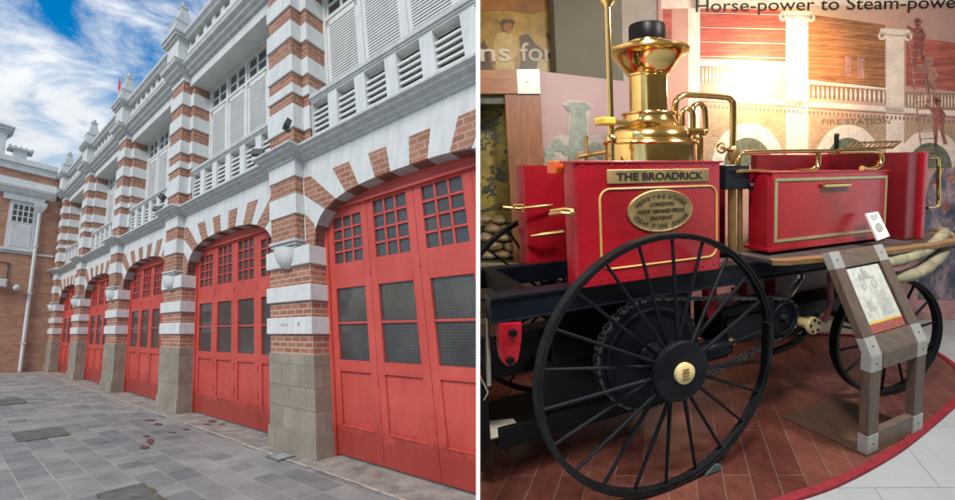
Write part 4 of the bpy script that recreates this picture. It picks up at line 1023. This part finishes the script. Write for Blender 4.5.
# tall brass pole with a cup
pz = rt(612,160,2.02)
m = MB(FR); top = rt(610,3,2.02); m.tube([(pz.x,2.02,1.85),(pz.x,2.02,top.z)], .0165, 10); part(m, 'brass_pole', M['brass'], smooth=True)
m = MB(FR); m.lathe((pz.x,2.02,top.z-.03), [(.017,0),(.02,.012),(.035,.03),(.04,.05),(.032,.05),(.02,.02)], 14); part(m, 'pole_cup', M['brass'], smooth=True); m = MB(FR); m.lathe((pz.x,2.02,2.02), [(.017,0),(.03,.01),(.03,.03),(.018,.05)], 12); part(m, 'pole_collar', M['brass'], smooth=True)
m = MB(FR); a = rt(606,121,1.98); m.box(a.x-.03, a.x+.045, 1.95, 2.05, a.z-.022, a.z+.022); part(m, 'pole_bracket', plain('bright yellow painted bracket', (.72,.50,.05), .4), bevel=.01)
m = MB(FR); a = rt(618,121,2.0); m.tube([(a.x-.03,2.02,a.z-.005),(a.x+.10,2.06,a.z-.005)], .02, 8); part(m, 'pole_bracket', M['brass'], smooth=True)
# pipes beside the funnel
tb = 2.25
def pipe(px, t_, r, name='steam_pipe', mt=None, n=10):
    m = MB(FR); pts = spl([rt(x, y, t_) for x, y in px], 3); m.tube(pts, r, n); return part(m, name, mt or M['brass'], smooth=True)
pipe([(675,135),(675,108),(677,100),(683,95.5),(690,95),(725,97.5),(731,100),(733,106),(733,140),(733,166)], tb-.05, .021)
pipe([(683,137),(682,116),(684,110),(688,108.5),(692,112),(693,118),(693,135)], tb-.12, .017)
pipe([(692,112),(694,106),(699,103.5),(703,106),(705,112),(706,132)], tb-.02, .018)
m = MB(FR); m.tube([rt(681,133,tb-.15),rt(688,131.5,tb-.2),rt(703,132,tb-.25)], [.014,.024,.026], 10); m.ball(rt(704,132,tb-.25), .02,.028,.026, 10); part(m, 'whistle', M['brass'], smooth=True)
m = MB(FR); m.lathe(rt(733,158,2.2), [(.03,-.02),(.034,.0),(.034,.07),(.024,.09)], 12); m.tube([rt(733,151,2.2),rt(722,148,2.1)], .014, 8); m.tube([rt(721.5,148,2.1)+Vector((0,.035*math.cos(i*.785),.035*math.sin(i*.785))) for i in range(8)], .008, 6, closed=True); part(m, 'valve', M['brass_dull'], smooth=True)
m = MB(FR)
for i, (x0_, x1_, y0_) in enumerate(((682,703,138),(690,700,150))): m.lathe(rt((x0_+x1_)/2, 160, 2.2), [(.07-.02*i,-.05),(.07-.02*i,.16-.02*i),(.05-.02*i,.19),(.001,.20)], 20)
part(m, 'safety_valve_case', M['brass'], smooth=True)
# black cylinder box between boiler and chest
a, b_ = rt(725,190,2.0), rt(750,165,2.0); m = MB(FR); m.box(a.x, b_.x, 2.0, 2.25, a.z, b_.z); m.ball(rt(751,187,1.99),.02,.02,.03,8); part(m, 'cylinder_cover', M['navy'], bevel=.008)
m = MB(FR)
for x, r in ((732,.024),(740,.016),(751,.014)): m.tube([rt(x,188,2.05),rt(x,252,2.05)], r, 8)
part(m, 'piston_rods', M['brass_dull'], smooth=True)
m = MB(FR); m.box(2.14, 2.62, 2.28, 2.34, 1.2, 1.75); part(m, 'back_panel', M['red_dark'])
# -- tool chest
ch = tank(1.90, 2.07, 2.575, 3.885, 1.285, 1.828, 'tool_chest')
m = MB(FR); T_ = 1.893
for p, q in (((2.612,1.325,1.785),(2.612+.03,0,0)),): pass
for s0_, s1_, u0_, u1_ in ((2.61,3.86,1.765,1.79),(2.61,3.86,1.325,1.35),(2.61,2.64,1.35,1.765),(3.835,3.86,1.35,1.765)): m.box(s0_, s1_, T_, 1.902, u0_, u1_)
m.build('brass_frame', brass('pale brass strip', (.80,.66,.38), .3), ch, bevel=.003, weld=False)
a, b_ = rt(823,188,1.88), rt(851,182.5,1.88)
m = MB(FR); m.box(a.x, b_.x, 1.872, 1.90, a.z, b_.z); m.build('handle', M['brass'], ch, bevel=.008)
m = MB(FR); m.box(2.57, 3.89, 1.895, 2.075, 1.822, 1.836); m.build('lid_edge', M['red'], ch, bevel=.004)
m = MB(FR); m.box(2.56, 3.90, 1.89, 2.08, 1.262, 1.288); m.build('chest_foot', M['red'], ch, bevel=.004)
# -- seat box with end panel
q = rt(888,156,2.45)
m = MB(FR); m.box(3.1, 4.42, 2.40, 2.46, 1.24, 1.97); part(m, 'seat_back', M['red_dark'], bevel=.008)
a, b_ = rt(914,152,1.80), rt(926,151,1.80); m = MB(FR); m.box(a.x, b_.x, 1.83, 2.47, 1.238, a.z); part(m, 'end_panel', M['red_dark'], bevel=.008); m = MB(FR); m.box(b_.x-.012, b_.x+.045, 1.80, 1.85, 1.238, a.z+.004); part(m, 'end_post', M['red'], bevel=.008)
m = MB(FR); m.tube(spl([rt(927,157.5,1.84),rt(935,157,1.84),rt(938.5,160,1.84),rt(938.5,185,1.84),rt(938.5,203,1.84),rt(936,207,1.84),rt(927,208,1.84)],3), .014, 8); part(m, 'grab_rail', M['brass'], smooth=True)
# brass rails over the chest
pipe([(739,170),(739,160),(741,155),(747,152.5),(790,151.5),(838,151),(872,149.5)], 2.02, .016, 'seat_rail')
pipe([(797,171),(811,170.5),(817,167),(818.5,160),(818.5,153)], 2.0, .017, 'seat_rail')
pipe([(838,152),(870,151.5),(879,153),(881.5,159),(879,166),(872,169),(862,168)], 1.93, .020, 'seat_rail')
pipe([(735,172),(745,171),(770,171.5)], 1.98, .012, 'seat_rail')
m = MB(FR)
a, b_ = rt(848,147,2.1), rt(898,143,2.1)
for i in range(9): m.tube([rt(846+i*5.2,149-i*.2,1.98), rt(853+i*5.2,142.5-i*.15,2.2)], .008, 6)
m.tube([rt(843,149,1.98),rt(892,147.5,1.98)], .012, 6); m.tube([rt(852,143,2.2),rt(900,141.5,2.2)], .012, 6); m.tube([rt(892,147.5,1.98),rt(900,141.5,2.2)], .012, 6); part(m, 'footrest_grid', M['brass_dull'], smooth=True)
m = MB(FR); m.tube([rt(836.5,152,2.05),rt(836.5,136,2.05),rt(837,134,2.05)], .016, 8); part(m, 'brake_handle', M['black'], smooth=True)
# -- deck with wooden lip
dk = [(2.46,1.88),(2.46,1.80),(2.52,1.76),(3.0,1.69),(4.0,1.645),(4.45,1.67),(4.62,1.76),(4.66,1.95),(4.66,2.55),(2.46,2.55)]
m = MB(FR); m.prism(dk, lambda a, b_, d: (a, b_, d), 1.212, 1.236); dkp = part(m, 'deck', M['deck_top'])
lip = dk[1:8]
m = MB(FR); rows = []
for i, p in enumerate(lip):
    d = Vector(lip[min(i+1,len(lip)-1)]) - Vector(lip[max(i-1,0)]); n_ = Vector((d.y, -d.x)).normalized()
    rows.append([(p[0]+n_.x*.012,p[1]+n_.y*.012,1.206),(p[0]+n_.x*.016,p[1]+n_.y*.016,1.238),(p[0]-n_.x*.05,p[1]-n_.y*.05,1.2415),(p[0]-n_.x*.05,p[1]-n_.y*.05,1.206)])
m.grid(rows, closed=True); m.face(rows[0]); m.face(rows[-1]); m.build('wooden_lip', M['deck_wood'], dkp)
# -- under the frame
a = rt(500,322,1.9); pts = [rt(x,y,1.885) for x, y in ((499,323),(521.5,322),(521,338),(519.5,350),(518,359),(513,364.5),(506,365.5),(502,361),(500,350))]
br = empty('red_bracket', FR, (pts[0].x, 1.885, pts[6].z), parent=eng)
m = MB(FR); m.prism([(p.x,p.z) for p in pts], lambda a, b_, d: (a, d, b_), 1.875, 1.93); m.build('bracket_plate', M['red'], br, bevel=.006)
for x, y in ((512.5,332.5),(510,360)): m = MB(FR); m.lathe(rt(x,y,1.872), [(.001,.02),(.018,.018),(.021,.0)], 12, axis=(0,-1,0), e1=(1,0,0)); m.build('bolt', M['black'], br, smooth=True)
m = MB(FR); m.box(.62,.68,2.02,2.06,.30,.66); m.box(.72,1.95,2.0,2.03,.275,.40); part(m, 'ash_pan_side', M['black'], bevel=.006)
m = MB(FR); m.box(.72,1.95,2.02,2.46,.27,.285); part(m, 'ash_pan_floor', M['black'])
m = MB(FR); m.box(.98,1.95,2.03,2.10,.40,.72); m.box(1.05,1.95,2.02,2.06,.70,1.06); part(m, 'ash_box', M['black'], bevel=.008)
m = MB(FR); pts = [FR.at(x,y,2,.29) for x, y in ((482,441),(499,437),(523,431),(513,419),(484,422))]; m.prism([(p.x,p.y) for p in pts], lambda a,b_,d: (a,b_,d), .288, .294); part(m, 'pale_sheet', M['ash'])  # pale sheet added for a whitish patch on the pan
m = MB(FR); m.tube([rt(487,318,2.0),rt(489,385,2.0)], .012, 8); m.tube([rt(478,322,2.0),rt(498,319,2.0)], .010, 6); m.tube([rt(480,375,2.02),rt(488,392,2.02),rt(484,400,2.02)], .006, 6); part(m, 'steel_rods', M['steel'], smooth=True)
m = MB(FR); m.tube([rt(520,330,2.2),rt(560,322,2.2),rt(600,330,2.2)], .03, 8); m.tube([rt(498,346,2.3),rt(600,345,2.3)], .022, 8); m.box(.75,1.6,2.15,2.4,.62,.70); m.box(.9,1.5,2.1,2.2,.72,.9); part(m, 'spring_gear', M['black'], smooth=True)
# sprockets and chain
def sprocket(c, R, teeth, name, par, w=.03):
    m = MB(FR); pts = []
    for i in range(teeth*4):
        r = R + (.5 if (i % 4) in (1, 2) else -.5) * .018; a = 2*math.pi*i/(teeth*4); pts.append((c.x + r*math.cos(a), c.z + r*math.sin(a)))
    m.prism(pts, lambda a, b_, d: (a, d, b_), c.y, c.y + w); m.lathe(c, [(.001,.03),(R*.18,.03),(R*.2,.02),(R*.22,-.01)], 20, axis=(0,-1,0), e1=(1,0,0)); m.lathe(c, [(R*.88,.012),(R*.84,.018),(R*.78,.012),(R*.74,.0)], 40, axis=(0,-1,0), e1=(1,0,0))
    return m.build(name, M['spoke'], par, smooth=True, sharp=30)
sc_ = Vector((1.525, 1.80, RW+PH)); R1 = .335; sprocket(sc_, R1, 44, 'sprocket', eng)
s2 = rt(783, 318, 1.80); R2 = .135; sprocket(s2, R2, 18, 'sprocket', eng)
pa_ = []
th = math.asin((R1-R2)/ (s2-sc_).length); dirn = math.atan2(s2.z-sc_.z, s2.x-sc_.x)
up_a, dn_a = dirn + math.pi/2 - th, dirn - math.pi/2 + th
for i in range(40): a = up_a + (2*math.pi - (up_a - dn_a)) * i/39; pa_.append(Vector((sc_.x + R1*math.cos(a), 1.815, sc_.z + R1*math.sin(a))))
for i in range(14): a = dn_a + (up_a - dn_a)*i/13; pa_.append(Vector((s2.x + R2*math.cos(a), 1.815, s2.z + R2*math.sin(a))))
pa_.append(pa_[0]); m = MB(FR); acc = 0; k = 0; step = .032
for i in range(len(pa_)-1):
    L_ = (pa_[i+1]-pa_[i]).length; d = (pa_[i+1]-pa_[i]).normalized()
    while acc < L_:
        p = pa_[i] + d*acc; nn_ = Vector((-d.z,0,d.x)); wv = .020 if k % 2 else .012
        for sg in (-1,1): m.obox(p + Vector((0,sg*wv,0)), d*.018, Vector((0,.003,0)), nn_*(.007 if k % 2 else .006))
        m.obox(p, d*.006, Vector((0,.012,0)), nn_*.006); acc += step; k += 1
    acc -= L_
part(m, 'drive_chain', M['steel'] if False else plain('dark oily chain', (.05,.052,.056), .45, metal=.4, var=.4, scale=20), weld=False)
m = MB(FR); a, b_ = rt(722,348,2.05), rt(776,298,2.05); m.box(a.x, b_.x, 2.05, 2.3, a.z, b_.z); m.box(a.x+.02, b_.x-.02, 2.03, 2.06, a.z+.05, b_.z-.08); part(m, 'pump_body', M['navy'], bevel=.012)
m = MB(FR); q = rt(718,352,1.95); m.lathe((q.x-.12,1.99,q.z), [(.001,0),(.062,0),(.068,.01),(.068,.19),(.055,.20),(.055,.24),(.001,.245)], 20, axis=(1,0,0), e1=(0,0,1)); part(m, 'pump_cylinder', M['navy'], smooth=True)
m = MB(FR); q = rt(734,342,1.95); m.lathe((q.x,1.97,q.z), [(.001,.02),(.022,.02),(.026,0)], 12, axis=(0,-1,0), e1=(1,0,0)); part(m, 'drain_cock', M['brass_dull'], smooth=True)
m = MB(FR); a, b_ = rt(708,318,2.0), rt(717,287,2.0); m.box(a.x,b_.x,2.0,2.05,a.z,b_.z); part(m, 'red_hanger', M['red'], bevel=.004)
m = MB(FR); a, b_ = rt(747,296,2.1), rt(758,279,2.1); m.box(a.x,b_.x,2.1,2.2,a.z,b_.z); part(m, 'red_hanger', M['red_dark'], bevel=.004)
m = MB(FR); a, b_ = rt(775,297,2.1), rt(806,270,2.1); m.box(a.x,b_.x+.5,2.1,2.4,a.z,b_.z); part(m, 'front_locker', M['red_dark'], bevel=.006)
m = MB(FR); m.tube([rt(760.5,278,2.02),rt(760.5,296,2.02)], .022, 8); part(m, 'wooden_pin', M['deck_wood'], smooth=True)
m = MB(FR); A_, B__ = rt(786,297,1.9), rt(799,277,1.9)
m.tube([A_ + (B__-A_)*(i/70) + Vector((.028*math.cos(i*.9), .028*math.sin(i*.9), 0)) for i in range(71)], .008, 6); m.ball(B__ + Vector((0,0,.01)), .035,.035,.04, 10); part(m, 'coil_spring', M['steel'], smooth=True)
m = MB(FR); a, b_ = rt(797,319,1.95), rt(842,297,1.95); m.box(a.x,b_.x+.3,1.95,2.5,a.z,b_.z); m.box(a.x-.1,b_.x+.35,1.93,2.0,b_.z-.03,b_.z+.02); part(m, 'turntable_block', M['navy'], bevel=.008)
m = MB(FR); m.tube(spl([rt(772,352,1.9),rt(790,345,1.9),rt(805,334,1.9),rt(814,318,1.95)],4), .022, 8); part(m, 'curved_bar', M['black'], smooth=True)
fl = rt(811.5,325,1.83); m = MB(FR); m.lathe(fl, [(.001,.022),(.062,.022),(.066,.016),(.066,0),(.04,-.01),(.035,-.13)], 24, axis=(0,-1,0), e1=(1,0,0))
fp = part(m, 'pipe_flange', M['ivory'], smooth=True)
m = MB(FR)
for i in range(5): a = i*1.2566+.4; m.lathe(fl + Vector((.045*math.cos(a),-.022,.045*math.sin(a))), [(.001,.008),(.010,.007),(.011,0)], 8, axis=(0,-1,0), e1=(1,0,0))
m.build('flange_bolts', M['black'], fp, smooth=True)
m = MB(FR); m.bar(rt(830.5,272,1.84), rt(830.5,305,1.84), .05, .02, up=(0,1,0)); m.bar(rt(830,303,1.83), rt(826,318,1.83), .04, .02, up=(0,1,0)); m.ball(rt(825,319,1.83), .03,.015,.03, 10); part(m, 'hanging_link', M['rust_red'], bevel=.004)
m = MB(FR); m.bar(rt(769,296,1.78), rt(771,345,1.78), .055, .02, up=(0,1,0)); part(m, 'guard_plate', M['navy'], bevel=.006)
m = MB(FR); m.bar(rt(767.5,322,1.60), rt(765.5,365,1.60), .03, .05, up=(0,1,0)); part(m, 'brake_block', M['black'], bevel=.008)

# =================================================================== things round the engine
# suction hose looped over the front of the deck
ho = MB(FR)
ho.tube(spl([rt(846,262,1.80),rt(872,264,1.70),rt(897,261,1.66),(rt(918,254,1.66)),rt(934,244,1.72),rt(942,236,1.82),rt(945,232,2.0),rt(938,230,2.3)],5), [.041*(1+.05*math.sin(i*1.9)+.04*math.sin(i*.8)) for i in range(36)], 16)
ho.tube(spl([rt(850,276,1.80),rt(885,278,1.72),rt(906,276,1.66),rt(925,268,1.66),rt(939,255,1.70),rt(946,243,1.78),rt(948,236,1.9)],5), [.046*(1+.06*math.sin(i*1.7+1)+.04*math.sin(i*.7)) for i in range(31)], 16)
tag(ho.build('suction_hose', M['hose'], smooth=True), 'thick cream canvas hose looped round the front of the engine deck', 'hose')
# small card on the deck
cd = [rt(866,213.5,1.83), rt(878,211.5,1.83), rt(890,236,1.74), rt(878,240.5,1.74)]
e = empty('information_card', FR, cd[3], 'small white information card leaning against the red tool chest', 'card')
nrm = (cd[1]-cd[0]).cross(cd[3]-cd[0]).normalized(); 
if nrm.y > 0: nrm = -nrm
def quadpt(Q, a, b_): return Q[0]*(1-a)*(1-b_) + Q[1]*a*(1-b_) + Q[2]*a*b_ + Q[3]*(1-a)*b_
m = MB(FR); m.hexa([cd[3], cd[2], cd[2]-nrm*.012, cd[3]-nrm*.012, cd[0], cd[1], cd[1]-nrm*.012, cd[0]-nrm*.012]); m.build('board', M['card_white'], e)
def qrect(m, Q, a0, a1, b0_, b1_, lift, mi=0): m.face([quadpt(Q,a0,b0_)+nrm_*lift, quadpt(Q,a1,b0_)+nrm_*lift, quadpt(Q,a1,b1_)+nrm_*lift, quadpt(Q,a0,b1_)+nrm_*lift], mi)
nrm_ = nrm; m = MB(FR)
for i in range(3): qrect(m, cd, .15, .85-.1*i, .10+.07*i, .125+.07*i, .003)
m.face([quadpt(cd, .5+.26*math.cos(i*.45), .58+.17*math.sin(i*.45)) + nrm*.003 for i in range(14)], 0); m.build('printed_emblem', M['print_ink'], e, weld=False)
# wheel chock
q = FR.at(710, 477, 2, PH)
m = MB(FR); m.prism([(q.x-.02,PH),(q.x+.10,PH),(q.x+.10,PH+.035),(q.x+.05,PH+.065),(q.x,PH+.025)], lambda a, b_, d: (a, d, b_), 1.64, 1.72); tag(m.build('wheel_chock', M['chock'], bevel=.012), 'blue grey wheel chock behind the big near wheel', 'wheel chock')
# information stand
st = empty('information_stand', FR, (2.8, 1.38, PH), 'wooden information stand with a sloping printed panel and metal corner plates', 'information stand')
TS = 1.372; z0 = PH + .008
sL0, sL1 = rt(867,456,TS).x, rt(879.5,452,TS).x; sR0, sR1 = rt(910,441,TS).x, rt(920.5,437,TS).x
kL, kR = rt(871,357,TS), rt(924,341,TS); uk = (kL.z + kR.z)/2; s1_, s2_ = sL0, sR1 + .01
T1, T2 = rs(828.5,252.5,s1_), rs(882,244,s2_); tt, ut = (T1.y+T2.y)/2, (T1.z+T2.z)/2
pw = (sL1 - sL0)*.82
for s0_ in (sL0, sR1 - pw + .01): m = MB(FR); m.box(s0_, s0_+pw, TS, TS+.05, z0, uk-.02); m.build('post', M['walnut'], st, bevel=.003)
m = MB(FR); m.box(sL1, sR1-pw+.01, TS+.005, TS+.046, z0, z0+.125); m.build('bottom_rail', M['walnut_h'], st, bevel=.003)
m = MB(FR); m.box(sL1, sR1-pw+.01, TS+.0, TS+.046, uk-.105, uk); m.build('knee_rail', M['walnut_h'], st, bevel=.003)
K1, K2, U1, U2 = Vector((s1_,TS,uk)), Vector((s2_,TS,uk)), T1, T2
print('STAND', T1, T2); Q = [U1, U2, K2, K1]; dn = (U2-U1).cross(K1-U1).normalized()
if dn.z < 0: dn = -dn
def slab(a0, a1, b0_, b1_, l0, l1, name, mt, bev=.003):
    m = MB(FR); c = [quadpt(Q,a,b_) for a, b_ in ((a0,b1_),(a1,b1_),(a1,b0_),(a0,b0_))]; m.hexa([p + dn*l0 for p in c] + [p + dn*l1 for p in c]); return m.build(name, mt, st, bevel=bev)
fa = pw/(s2_-s1_); fb = .17
slab(0, fa, fb, 1-fb, -.045, 0, 'side_rail', M['walnut']); slab(1-fa, 1, fb, 1-fb, -.045, 0, 'side_rail', M['walnut'])
slab(fa, 1-fa, 0, fb, -.06, 0, 'top_rail', M['walnut_h']); slab(fa, 1-fa, 1-fb*1.0, 1, -.06, 0, 'lower_rail', M['walnut_h'])
def screws(m, c, n, r=.006): m.lathe(c, [(.001,.002),(r,.002),(r*1.1,0)], 8, 1, axis=n, e1=Vector((1,0,0)))
for a0, a1, b0_, b1_ in ((0,fa,0,fb),(1-fa,1,0,fb),(0,fa,1-fb,1),(1-fa,1,1-fb,1)):
    m = MB(FR); c = [quadpt(Q,a,b_) for a, b_ in ((a0,b1_),(a1,b1_),(a1,b0_),(a0,b0_))]; m.hexa([p - dn*.045 for p in c] + [p + dn*.002 for p in c]); screws(m, quadpt(Q,(a0+a1)/2,(b0_+b1_)/2)+dn*.002, dn); m.build('corner_plate', [M['corner_metal'], M['black']], st, bevel=.002)
for s0_ in (sL0, sR1 - pw + .01):
    for u0_, u1_ in ((uk-.105, uk-.001), (z0, z0+.125)):
        m = MB(FR); m.box(s0_-.002, s0_+pw+.002, TS-.003, TS+.053, u0_, u1_); screws(m, Vector((s0_+pw/2, TS-.003, (u0_+u1_)/2)), Vector((0,-1,0))); m.build('corner_plate', [M['corner_metal'], M['black']], st, bevel=.002)
slab(fa, 1-fa, fb, 1-fb, -.040, -.026, 'backing_board', M['black'], 0)
nrm_ = dn; m = MB(FR); ia, ib = fa + .006, 1-fa-.03; qrect(m, Q, ia, ib, fb+.02, .715, -.012, 0); qrect(m, Q, ia, ib, .715, .735, -.0118, 1); qrect(m, Q, ia, ib, .735, 1-fb-.01, -.012, 2)
m.build('information_panel', [M['panel_paper'], M['print_yellow'], M['print_red']], st, weld=False)
m = MB(FR)
def ring(a, b_, ra, rb): 
    n = 18; m.grid([[quadpt(Q, a+ra*k*math.cos(2*math.pi*j/n), b_+rb*k*math.sin(2*math.pi*j/n)) - dn*.010 for j in range(n)] for k in (1,.82)], closed=True)
ring(.38,.36,.05,.05); ring(.57,.375,.045,.045); ring(.38,.36,.02,.02)
qrect(m, Q, .31,.62,.30,.315,-.0101); qrect(m, Q, .42,.52,.235,.30,-.0103); qrect(m, Q, .35,.40,.26,.30,-.0103); qrect(m, Q, .43,.46,.20,.235,-.0104)
random.seed(4)
for i in range(12): qrect(m, Q, .50, .50+random.uniform(.18,.245), .45+i*.02, .456+i*.02, -.0101)
for i in range(5): qrect(m, Q, .29, .29+random.uniform(.08,.16), .52+i*.022, .527+i*.022, -.0101)
m.build('printed_text', M['print_ink'], st, weld=False)
b1p = FR.at(783,418,2,PH); m = MB(FR); m.hexa([(sL0-.01,TS-.0,PH+.001),(sR1+.02,TS,PH+.001),(sR1-.05,b1p.y+.02,PH+.001),(b1p.x,b1p.y,PH+.001),(sL0-.01,TS,PH+.009),(sR1+.02,TS,PH+.009),(sR1-.05,b1p.y+.02,PH+.009),(b1p.x,b1p.y,PH+.009)]); m.build('base_board', M['base_ply'], st)

# =================================================================== hall lights, with added fill
def area(name, loc, tgt, size, power, col):
    l = bpy.data.lights.new(name, 'AREA'); o = bpy.data.objects.new(name, l); COL.objects.link(o); l.energy = power; l.size = size; l.color = col
    o.location = FH.w(loc); o.rotation_euler = (FH.w(tgt) - FH.w(loc)).to_track_quat('-Z', 'Y').to_euler(); return o
area('hall_fill', (1.2, 1.2, 4.2), (1.6, 2.6, .8), .45, 105, (1, .93, .84))  # unseen area light added to brighten the hall
area('hall_fill', (3.6, 1.8, 4.2), (3.2, 3.2, .8), .5, 115, (1, .95, .90))  # second added fill light, farther right
def spot(name, loc, tgt, ang, blend, power, col, r=.03):
    l = bpy.data.lights.new(name, 'SPOT'); o = bpy.data.objects.new(name, l); COL.objects.link(o); l.energy = power; l.spot_size = R_(ang); l.spot_blend = blend; l.color = col; l.shadow_soft_size = r
    o.location = FH.w(loc); o.rotation_euler = (FH.w(tgt) - FH.w(loc)).to_track_quat('-Z', 'Y').to_euler(); return o
gl = hw(752,70)
l_ = bpy.data.lights.new('mural_lamp', 'POINT'); o_ = bpy.data.objects.new('mural_lamp', l_); COL.objects.link(o_); l_.energy = 52; l_.color = (1, .80, .45); l_.shadow_soft_size = .07; o_.location = FH.w((gl.x, TW-.34, gl.z))
spot('mural_spotlight', (gl.x+.1, TW-1.8, gl.z+.6), (gl.x+.35, TW, gl.z-.1), 56, 1.0, 480, (1, .60, .27))
# =================================================================== divider added between the two places
class WF:                                        # plain world axes
    pass
FWD = Frame(Vector((1,0,0)), Vector((0,1,0)), Vector((0,0,1)), CAMZ, 0)
M['partition'] = plain('matt white partition paint', (.93,.93,.93), .8, var=.012, scale=2)
xc = 0.0025
PD = 1.75
def ptn():
    m = MB(FWD); w = HW
    m.box(xc - w, xc + w, PD, 10.5, -4.0, 8.5); o = m.build('added_divider', M['partition'], base=(0, PD, -4.0))  # added to part the two places; neither has such a wall
    tag(o, 'tall thin white added divider between the forecourt and the museum hall', 'added divider')
ptn()
# cut whatever would run through the partition
for o in list(bpy.data.objects):
    if o.type != 'MESH' or not o.get('side'): continue
    sd = o['side']; me = o.data; wl = wloc(o)
    xs_ = [v.co.x + wl.x for v in me.vertices]
    lim = xc + sd * (HW - .0015)
    if sd < 0 and max(xs_) <= lim or sd > 0 and min(xs_) >= lim: continue
    if sd < 0 and min(xs_) >= lim or sd > 0 and max(xs_) <= lim:
        bpy.data.objects.remove(o); continue
    if me.users > 1: me = me.copy(); o.data = me
    bm = bmesh.new(); bm.from_mesh(me)
    bmesh.ops.bisect_plane(bm, geom=bm.verts[:] + bm.edges[:] + bm.faces[:], plane_co=Vector((lim - wl.x, 0, 0)), plane_no=Vector((-sd, 0, 0)), clear_outer=True)
    bm.to_mesh(me); bm.free()
for o in list(bpy.data.objects):                 # empties left without any part
    if o.type == 'EMPTY' and not o.children_recursive: bpy.data.objects.remove(o)
for o in bpy.data.objects:
    if 'side' in o.keys(): del o['side']

# =================================================================== sky and sun
world = bpy.data.worlds.new('World'); scene.world = world; world.use_nodes = True
t = world.node_tree; bg = t.nodes['Background']
SUN_EL, SUN_AZ = 52, 205                         # azimuth clockwise from +Y
sky = N(t, 'ShaderNodeTexSky', sky_type='NISHITA'); sky.sun_disc = False
sky.sun_elevation = R_(SUN_EL); sky.sun_rotation = R_(SUN_AZ); sky.air_density = 1.1; sky.dust_density = .6; sky.ozone_density = 2.0
tc = N(t, 'ShaderNodeTexCoord')
def wn(scale, det, rough, st, off=(0,0,0), dist=.0):
    mp = N(t, 'ShaderNodeMapping'); mp.inputs['Scale'].default_value = st; mp.inputs['Location'].default_value = off; mp.inputs['Rotation'].default_value = (.15, .35, .1)
    t.links.new(tc.outputs['Generated'], mp.inputs[0])
    n = N(t, 'ShaderNodeTexNoise', Scale=scale, Detail=det, Roughness=rough, Distortion=dist); t.links.new(mp.outputs[0], n.inputs['Vector']); return n.outputs['Fac']
n1 = wn(2.0, 9, .55, (1, 1, 1.5), (.55,.2,.1), .25); n2 = wn(6.0, 8, .62, (1, 1.0, 2.0), (2.1,.4,0), .5)
mm = N(t, 'ShaderNodeMath', operation='MULTIPLY_ADD'); t.links.new(n2, mm.inputs[0]); mm.inputs[1].default_value = .45; 
m3 = N(t, 'ShaderNodeMath', operation='MULTIPLY'); t.links.new(n1, m3.inputs[0]); m3.inputs[1].default_value = .75; t.links.new(m3.outputs[0], mm.inputs[2])
cl = ramp(t, mm.outputs[0], [(.555, (0,0,0)), (.595, (.28,.28,.28)), (.68, (1,1,1))])
hsv = N(t, 'ShaderNodeHueSaturation'); hsv.inputs['Saturation'].default_value = 1.6; hsv.inputs['Value'].default_value = 1.0; t.links.new(sky.outputs[0], hsv.inputs['Color'])
cloudcol = ramp(t, n2, [(.3, (4.6,5.0,5.5)), (.7, (7.2,7.4,7.6))])
c = mixc(t, cl, hsv.outputs[0], cloudcol)
t.links.new(c, bg.inputs['Color']); bg.inputs['Strength'].default_value = .14
sd_ = bpy.data.lights.new('sun', 'SUN'); sun = bpy.data.objects.new('sun', sd_); COL.objects.link(sun)
sd_.energy = 2.9; sd_.angle = R_(25); sd_.color = (1, .95, .86)
el, az = R_(SUN_EL), R_(SUN_AZ)
dirv = Vector((math.sin(az)*math.cos(el), math.cos(az)*math.cos(el), math.sin(el)))
sun.rotation_euler = (-dirv).to_track_quat('-Z', 'Y').to_euler()

scene.view_settings.view_transform = 'Standard'; scene.view_settings.look = 'None'; scene.view_settings.exposure = 0; scene.view_settings.gamma = 1
scene.render.engine = 'CYCLES'
cy = scene.cycles; cy.use_denoising = True; cy.max_bounces = 6; cy.diffuse_bounces = 3; cy.glossy_bounces = 4; cy.transmission_bounces = 4; cy.sample_clamp_indirect = 6
try: cy.denoiser = 'OPENIMAGEDENOISE'
except Exception: pass
